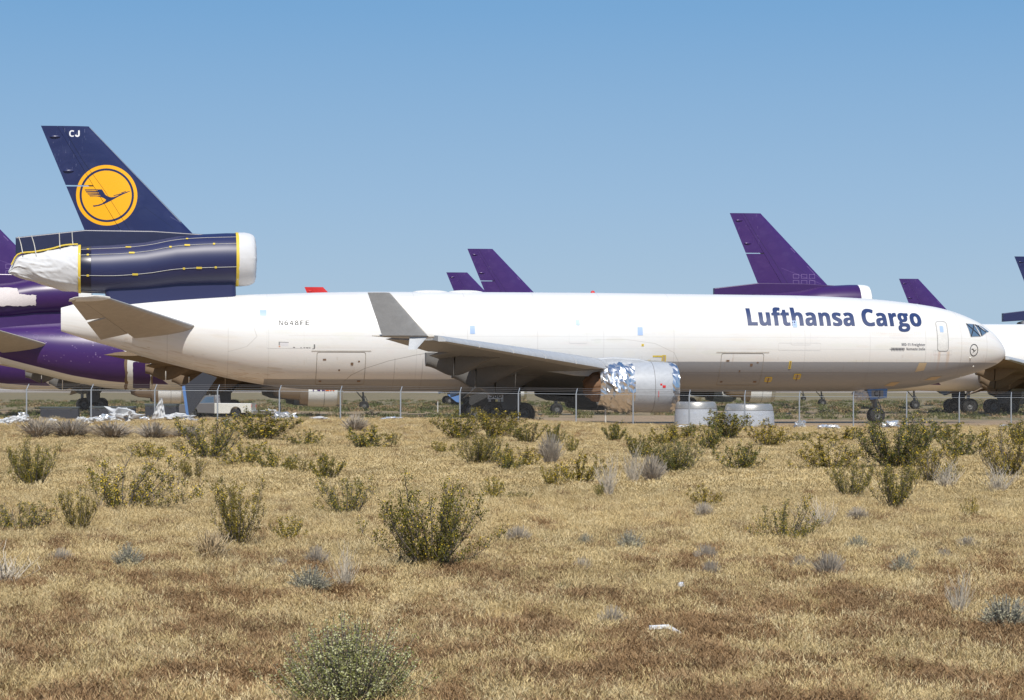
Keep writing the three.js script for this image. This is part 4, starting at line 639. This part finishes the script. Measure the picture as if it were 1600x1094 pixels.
for (const [x, d, w, h, k, label] of [
  [-1.95,23.35,0.43,0.28,1,'grey green sage mound left of the pale bare branches'],
  [-4.20,26.45,0.35,0.29,1,'grey sage mound in the left foreground grass'],
  [-5.07,27.20,0.30,0.20,0,'small grey shrub near the left edge of the foreground'],
  [0.93,30.50,0.23,0.21,1,'little round grey shrub below centre'],
  [1.45,29.55,0.36,0.27,1,'double grey shrub in the middle grass'],
  [3.28,25.05,0.36,0.28,0,'largest grey dome shrub in the right foreground'],
  [3.13,26.25,0.26,0.19,0,'grey shrub just left of the largest grey dome'],
  [4.22,29.55,0.31,0.22,1,'blue grey shrub below the long branched creosote'],
  [4.12,25.55,0.27,0.23,1,'grey green shrub right of the largest grey dome'],
  [4.55,27.40,0.19,0.17,1,'small grey shrub behind the grey green one at right'],
  [4.96,27.80,0.22,0.19,0,'grey shrub in the right grass'],
  [5.53,29.35,0.28,0.20,0,'spreading grey shrub toward the right edge'],
  [3.85,20.80,0.30,0.33,3,'tall dry tan twig shrub at lower right'],
  [3.98,19.50,0.41,0.29,1,'leafy grey green shrub in the lower right corner'],
  [0.82,20.00,0.26,0.21,0,'dry grey twig shrub in the lower middle'],
  [0.44,19.35,0.24,0.10,4,'low blue green weed patch left of the dry twig shrub'],
  [2.24,28.00,0.30,0.24,0,'pale grey shrub right of the double grey shrub'],
  [0.08,30.90,0.36,0.25,0,'grey shrub right of the biggest creosote'],
  [0.76,26.10,0.23,0.19,0,'brownish grey shrub below the little round one'],
  [2.10,25.40,0.23,0.19,0,'grey tuft beneath the pale grey shrub'],
  [-2.55,26.45,0.24,0.18,0,'grey shrub left of the sage mound'],
  [-2.18,27.00,0.31,0.24,0,'darker grey shrub above the sage mound'],
  [-1.64,23.80,0.28,0.35,3,'white bare branches beside the sage mound'],
  [-3.48,28.00,0.59,0.39,2,'tan tumbleweed at the foot of the tall dark creosote'],
  [-6.65,102.55,1.25,0.65,0,'grey brush below the fence left of centre'],
  [2.96,37.25,0.34,0.26,0,'grey brush below the small open bush'],
  [5.19,36.35,0.38,0.21,0,'dry brush at the left of the tall stemmed bush'],
  [2.54,50.45,0.61,0.64,3,'dead pale branches right of the golden twin bush'],
  [2.97,51.10,0.68,0.54,0,'dead brown brush below the compact bush'],
  [1.77,44.50,0.59,0.61,3,'bleached dead branches in the mid field'],
  [1.02,64.10,0.75,0.75,0,'dead grey twigs behind the golden twin bush'],
  [-17.76,97.30,2.32,0.67,0,'grey brush heap at the left below the rubble'],
  [-15.91,96.20,2.04,0.61,0,'second grey brush heap below the rubble'],
  [-14.25,96.20,1.78,0.61,0,'third grey brush heap toward the pickup truck'],
  [-19.05,97.30,1.80,0.77,0,'grey brush at the far left of the berm'],
  [-13.13,97.30,1.54,0.46,0,'low grey brush below the pickup truck'],
  [-5.06,24.20,0.58,0.32,3,'bare grey branches in the lower left corner'],
  [0.50,23.45,0.16,0.19,4,'green leafy weed below centre'],
  [8.61,47.85,0.76,0.46,3,'bare dry branches right of the tall stemmed bush'],
  [9.16,45.55,0.72,0.48,3,'bare dry branches below the right edge bush'],
  [4.41,34.70,0.55,0.37,3,'long grey side branches of dead brush at right']
]) {
  const P = LOW[k][rnd() * 2 | 0], o = thing(LOWNAME[k], label, LOWCAT[k], [x, T(x, d) - .015, -d], rnd() * 6.283, 'low dry shrubs in the grass'); o.scale.set(w * 1.15, h * 1.3, w * 1.15);
  mesh('stems', P.stems, LOWMAT[k], o); if (P.leaves) mesh('leaves', P.leaves, k === 4 ? budLeaf : sageMat, o).userData.kind = 'stuff';
}
// the pale budding bush cut by the lower edge
{
  const S = [], L = [], B = [];
  for (let i = 0; i < 230; i++) {
    const a = rnd() * 6.283, t = Math.pow(rnd(), .75) * 1.15, len = rr(.7, 1.02) * (1 - .22 * t * rnd()); let x = rr(-.05, .05), y = 0, z = rr(-.05, .05); const pts = [];
    for (let k = 0; k <= 5; k++) { pts.push([x, y, z]); const tt = t * (1.1 - .1 * k) + rr(-.1, .1), aa = a + rr(-.2, .2); x += Math.sin(tt) * Math.cos(aa) * len / 5; z += Math.sin(tt) * Math.sin(aa) * len / 5; y += Math.cos(tt) * len / 5; }
    S.push([pts, .008, .003]);
    for (let q = 0; q < 75; q++) { const e = 1.2 + 3.8 * Math.pow(rnd(), .6), k = Math.min(4, e | 0), f = e - k, p = [0, 1, 2].map((c) => lerp(pts[k][c], pts[k + 1][c], f) + rr(-.028, .028)); rnd() < .26 + .2 * (k > 3) ? B.push([...p, rr(.006, .012), .75]) : L.push([...p, rr(.010, .022), .26]); }
  }
  const o = thing('budding_bush', 'pale green bush with cream buds cut by the lower edge left of centre', 'bush', [-1.0, -.05, -14.9]); o.scale.set(.74, .70, .68);
  mesh('stems', strands(S), stemMat, o); mesh('leaves', quads(L), budLeaf, o).userData.kind = 'stuff'; mesh('buds', quads(B), budMat, o).userData.kind = 'stuff';
}

console.log('shrubs done');
// ---------------------------------------------------------------- chain link fence
{
  const N = 20, x0 = -29.67, x1 = 33.33, F = tag(thing('chain_link_fence', 'long galvanized chain link fence with barbed wire crossing below the airplanes', 'fence'), 'long galvanized chain link fence with barbed wire crossing below the airplanes', 'fence');
  const at = (i) => { const x = lerp(x0, x1, i / (N + 1)), d = lineF(x); return { x, d, lo: T(x, d) - .05, hi: lerp(2.1, 1.7, sstep(x, -24, 28)) }; };
  const ux = .9619, uz = -.2735;
  for (let i = 0; i <= N + 1; i++) {
    const p = at(i), post = mesh('post', bar([p.x, p.lo - .2, -p.d], [p.x, p.hi + .02, -p.d], .038, 8), M.galv, F);
    mesh('barbed_wire_arm', bar([p.x, p.hi, -p.d], [p.x + .07, p.hi + .27, -p.d - .24], .022, 5), M.galv, post);
    if (i > N) break;
    const q = at(i + 1), gs = [], L = Math.hypot(q.x - p.x, q.d - p.d), H = p.hi - p.lo - .08, step = .082;
    for (const dir of [1, -1]) for (let s = -H; s < L + H; s += step) {   // woven wires run on the diagonal in both directions
      let a = Math.max(0, dir > 0 ? s : s - H), b = Math.min(L, dir > 0 ? s + H : s); if (b - a < .03) continue;
      const y = (u) => dir > 0 ? u - s : s - u, P = (u) => { const e = u / L; return [lerp(p.x, q.x, e), lerp(p.lo, q.lo, e) + .05 + y(u), -lerp(p.d, q.d, e) + dir * .004]; };
      gs.push(bar(P(a), P(b), .0032, 3));
    }
    mesh('chain_link_panel', plain(gs), M.wire, F).userData.kind = 'stuff';
    mesh('top_rail', bar([p.x, p.hi - .02, -p.d], [q.x, q.hi - .02, -q.d], .012, 5), M.galv, F);
    for (const k of [.35, .68, 1]) mesh('barbed_wire', bar([p.x + .07 * k, p.hi + .27 * k, -p.d - .24 * k], [q.x + .07 * k, q.hi + .27 * k, -q.d - .24 * k], .008, 3), M.line, F);
  }
}
// ---------------------------------------------------------------- things lying about the yard
function cowl(x, d, r, h, label) {
  const o = thing('engine_cowl', label, 'engine cowl', [x, 0, -d], rnd(), 'engine cowls standing on the ground');
  mesh('barrel', new THREE.LatheGeometry([[r * 1.0, 0], [r * 1.0, h * .25], [r * .985, h * .5], [r * .955, h * .72]].map((p) => new THREE.Vector2(...p)), 56), M.cowl, o);
  mesh('lip', new THREE.LatheGeometry([[r * .957, h * .715], [r * .945, h * .8], [r * .92, h * .9], [r * .88, h * .97], [r * .84, h], [r * .80, h * .97], [r * .77, h * .85], [r * .78, h * .5]].map((p) => new THREE.Vector2(...p)), 56), M.lip, o);
  mesh('seam_band', new THREE.LatheGeometry([[r * .95, h * .70], [r * .962, h * .70], [r * .962, h * .725], [r * .95, h * .725]].map((p) => new THREE.Vector2(...p)), 56), M.line, o);
  for (let i = 0; i < 9; i++) { const b = mesh('access_plate', box(0, 0, 0, .16, .1, .02, .004), M.cowlPlate, o), a = i * .7 + rnd() * .3; b.position.set(Math.sin(a) * r * .985, h * rr(.45, .62), Math.cos(a) * r * .985); b.rotation.y = a; }
}
M.cowl = std(.52, .56, .63, { roughness: .4, map: dirt(2, 1) }); M.cowlPlate = std(.46, .5, .57, { roughness: .45 }); M.lip = std(.56, .55, .53, { roughness: .42, metalness: .6, map: dirt(3, 1) });
cowl(10.66, 140, 1.26, 1.42, 'engine cowl ring with metal lip standing on ground, left of the pair');
cowl(13.62, 139, 1.46, 1.3, 'wider engine cowl ring standing on the ground, right of the pair');
// crumpled sheets and foil
function heap(x, d, w, h, mat, label) {
  const g = new THREE.IcosahedronGeometry(1, 5); let q = mergeVertices((g.deleteAttribute('normal'), g.deleteAttribute('uv'), g)); const P = q.attributes.position, sx = rr(0, 90);
  for (let i = 0; i < P.count; i++) { const a = P.getX(i), b = P.getY(i), c = P.getZ(i), k = .72 + .45 * n3(a * 1.4 + sx, b * 1.4, c * 1.4) + .32 * (1 - 2 * Math.abs(n3(a * 3 + sx, b * 3, c * 3))) + .14 * (1 - 2 * Math.abs(n3(a * 7 + sx, b * 7, c * 7))); P.setXYZ(i, a * k * w / 2, Math.max(-.02, (b * k * .36 + .2)) * h, c * k * w * .35); }
  q = toCreasedNormals(q, .25); const m = single('crumpled_sheet', q, mat, label, 'debris', 'crumpled sheets along the fence'); m.position.set(x, T(x, d) - .02, -d); m.rotation.y = rr(-.4, .4);
}
M.sheet = std(.52, .52, .52, { roughness: .7 }); M.panelDark = std(.03, .033, .045, { roughness: .6 }); M.sheetFoil = std(.8, .8, .8, { roughness: .3, metalness: .75 });
for (const [x, d, w, h, k, label] of [
  [-23.00,109.75,0.89,0.58,0,'crumpled sheet, at the far left edge of the fence'],
  [-22.76,111.45,1.04,0.59,0,'crumpled sheet, second from the left edge of the fence'],
  [-36.38,180.00,0.73,0.86,1,'crumpled sheet, on top of the leftmost white heap'],
  [-20.22,113.75,0.53,0.54,0,'crumpled sheet, left of the big rubble pile'],
  [-19.31,111.45,0.97,0.53,0,'crumpled sheet, in the rubble pile by the third post'],
  [-19.26,113.75,0.86,0.66,1,'crumpled sheet, shiny and upright in the rubble pile'],
  [-18.76,115.85,1.75,1.23,0,'crumpled sheet, largest white one of the rubble pile'],
  [-18.90,113.75,0.93,0.54,0,'crumpled sheet, low between the rubble and the largest white one'],
  [-18.10,118.35,0.69,0.44,1,'crumpled sheet, small and shiny right of the largest white one'],
  [-16.34,118.35,1.58,0.69,0,'crumpled sheet, draped over ground left of the pickup'],
  [-15.05,113.75,0.73,0.30,1,'crumpled sheet, shiny and flat below the pickup'],
  [-13.39,113.75,0.46,0.30,0,'crumpled sheet, small white one right below the pickup bed'],
  [-11.62,123.75,1.22,0.72,1,'crumpled sheet, shiny heap right of the pickup'],
  [-22.36,222.40,1.29,0.71,0,'crumpled sheet, small one beyond the heap right of the pickup'],
  [-9.60,121.00,0.92,0.32,0,'crumpled sheet, flat white one below the rear belly'],
  [-6.02,121.00,1.13,0.35,1,'crumpled sheet, flat shiny one before the wheels gap'],
  [15.52,130.35,0.68,0.83,1,'crumpled sheet, upright shiny one right of the ground cowls'],
  [16.61,128.15,0.97,0.47,1,'crumpled sheet, shiny one in the pair left of the nose wheel'],
  [17.09,128.15,0.52,0.47,0,'crumpled sheet, white one in the pair left of the nose wheel'],
  [20.41,130.35,0.99,0.76,1,'crumpled sheet, shiny one behind the big bush at the nose wheel'],
  [6.76,111.15,0.45,0.24,0,'crumpled sheet, tiny one below the pale nacelle'],
  [8.66,120.30,1.19,0.38,0,'crumpled sheet, white one at the foot of the left cowl'],
  [27.02,132.65,0.54,0.32,0,'crumpled sheet, small white one at the right end of the fence'],
  [-21.61,113.75,0.53,0.30,0,'crumpled sheet, tiny white one between two left posts']
]) heap(x, d, w, h, k ? M.sheetFoil : M.sheet, label);
// a sheet hung on the fence
{
  const g = new THREE.PlaneGeometry(1, 1, 22, 22), P = g.attributes.position; for (let i = 0; i < P.count; i++) { const u = P.getX(i) + .5, v = P.getY(i) + .5; P.setXYZ(i, (u - .5) * .72 * (1 - v * .85) + .12 * v, v * 1.05, .06 * Math.sin(u * 14 + v * 5) * (1.1 - v) + .08 * n2(u * 3, v * 3)); } g.computeVertexNormals();
  const s = single('hanging_sheet', g, M.sheet, 'grey white sheet hung in a triangle on the left fence', 'sheet'); s.position.set(-17.4, T(-17.4, 119) + .1, -119.1);
}
// pickup truck in the shade
{
  const o = thing('pickup_truck', 'pickup with grey cab and white bed parked beneath the tail', 'pickup truck', [-21.4, 0, -176], Math.PI * .97);
  const body = (pts, w, m, n, par, x = 0) => mesh(n, extrude(poly(pts), w, .05).translate(x, 0, 0), m, par);
  const grey = std(.16, .15, .15, { roughness: .35, clearcoat: .5 }), whitep = std(.72, .70, .64, { roughness: .35, clearcoat: .5 });
  const arch = (cx, r) => Array.from({ length: 9 }, (_, i) => { const a = Math.PI * (1 - i / 8); return [cx + Math.cos(a) * r, .5 + Math.sin(a) * r]; });
  const cab = body([[.1, .45], ...arch(1.72, .45), [2.6, .5], [2.68, .75], [2.6, 1.02], [1.3, 1.12], [.1, 1.15]], 1.74, grey, 'cab', o);
  const roof = body([[.02, 1.12], [1.28, 1.12], [.75, 1.66], [.1, 1.7]], 1.52, grey, 'roof', o);
  body([[.16, 1.18], [1.1, 1.18], [.68, 1.58], [.16, 1.6]], 1.60, M.glass, 'side_window', roof);
  const bed = body([[-2.6, .55], [-1.95, .5], ...arch(-1.5, .45), [-1.0, .45], [.02, .45], [.02, 1.12], [-2.6, 1.10]], 1.74, whitep, 'bed', o);
  mesh('bed_rail', box(-1.3, 1.15, .8, 2.5, .06, .1), M.black, bed); mesh('bed_rail', box(-1.3, 1.15, -.8, 2.5, .06, .1), M.black, bed);
  mesh('bumper', box(-2.72, .55, 0, .12, .18, 1.7), M.metal, o); mesh('bumper', box(2.74, .55, 0, .12, .2, 1.7), M.metal, o);
  for (const z of [.8, -.8]) { mesh('tail_light', box(-2.64, .95, z, .06, .22, .14), M.red, o); mesh('headlight', box(2.64, .85, z * .85, .06, .16, .3), M.glass, o); for (const x of [1.72, -1.5]) { const w = mesh('tyre', tyreGeo, M.tyre, o); w.position.set(x, .36, z); w.scale.setScalar(.54); const h = mesh('wheel_hub', hubGeo, M.hub, o); h.position.set(x, .36, z * 1.02); h.scale.setScalar(.56); } }
}
// placard hung at the main gear
{
  const o = thing('number_placard', 'white placard reading 366 hung at the main gear', 'placard', [-.98, 1.78, -143.4], .05);
  mesh('board', box(0, 0, 0, .92, .44, .02, .005), std(.80, .81, .84, { roughness: .6 }), o);
  const g = new THREE.ShapeGeometry(font.generateShapes('366', .34)); g.computeBoundingBox(); g.translate(-(g.boundingBox.max.x + g.boundingBox.min.x) / 2, -(g.boundingBox.max.y + g.boundingBox.min.y) / 2, .016); mesh('lettering', g, M.ink, o);
  for (const x of [-.34, .2, .4]) mesh('hanging_tag', box(x, -.3, 0, .14, .16, .01, .003), M.sheet, o);
}
// panels, poles and scraps
{
  const crate = (x, d, w, h, label) => { const o = thing('equipment_crate', label, 'crate', [x, 0, -d], rr(-.1, .1)); mesh('body', box(0, h * .42, 0, w, h * .84, 1.1, .04), M.panelDark, o); mesh('lid', box(0, h * .93, 0, w + .06, h * .14, 1.16, .03), M.crateLid || (M.crateLid = std(.06, .075, .08, { roughness: .7 })), o); for (const k of [-.3, .3]) mesh('latch', box(w * k, h * .8, .57, .12, .16, .04, .01), M.gear, o); };
  crate(-31.4, 168, 2.6, .95, 'low dark crate behind the fence at far left'); crate(-27.4, 166, 3.0, 1.0, 'long dark crate behind the fence beside the largest white sheet'); crate(-24.6, 170, 2.2, 1.15, 'dark crate just left of the slanted panel');
  const panel = (pts, d, mat, label, edge) => { const o = thing('detached_panel', label, 'panel', [pts[0][0], 0, -d], 0); const p = pts.map(([x, y]) => [x - pts[0][0], y]); mesh('skin', extrude(poly(p), .09, .01), mat, o); if (edge) mesh('edge_strip', extrude(poly(edge.map(([x, y]) => [x - pts[0][0], y])), .10, .005).translate(0, 0, .03), M.blue, o); };
  panel([[-23.3, 2.4], [-22.0, 3.35], [-21.0, 3.0], [-23.0, .1]], 172, M.panelDark, 'dark slanted panel with blue edge leaning beside the pickup', [[-23.45, 2.38], [-23.25, 2.42], [-22.95, .1], [-23.15, .25]]);
  panel([[-5.35, 1.75], [-4.35, 1.75], [-4.35, 1.1], [-4.6, 1.15]], 200, M.blue, 'small blue panel tip showing left of the main gear');
  const post = (x, d, h, label) => { const o = thing('marker_post', label, 'post', [x, 0, -d]); mesh('shaft', bar([0, -.1, 0], [0, h, 0], .05, 8), M.rope, o); mesh('top_cap', box(0, h + .06, 0, .16, .12, .12), M.brownTorn, o); };
  post(-7.0, 228, 1.1, 'white marker post standing in the yard left of the main gear');
  post(-20.6, 215, .9, 'small marker post far under the rear belly');
  const strip = (x, d, w, label, turn) => { const g = extrude(poly([[0, 0], [w * .58, .012], [w, -.05], [w, -.07], [w * .58, -.012], [0, -.022]]), .035, .004), m = single('plastic_strip', g, std(.78, .78, .80, { roughness: .35 }), label, 'scrap'); m.position.set(x, T(x, d) + .13, -d); m.rotation.set(0, turn, -.03); };
  strip(1.10, 19.3, .26, 'bent white plastic strip lying in the lower right grass', .1); strip(1.64, 23.6, .10, 'short grey white strip standing in the grass right of centre', 1.2);
}

renderer.render(scene, camera);
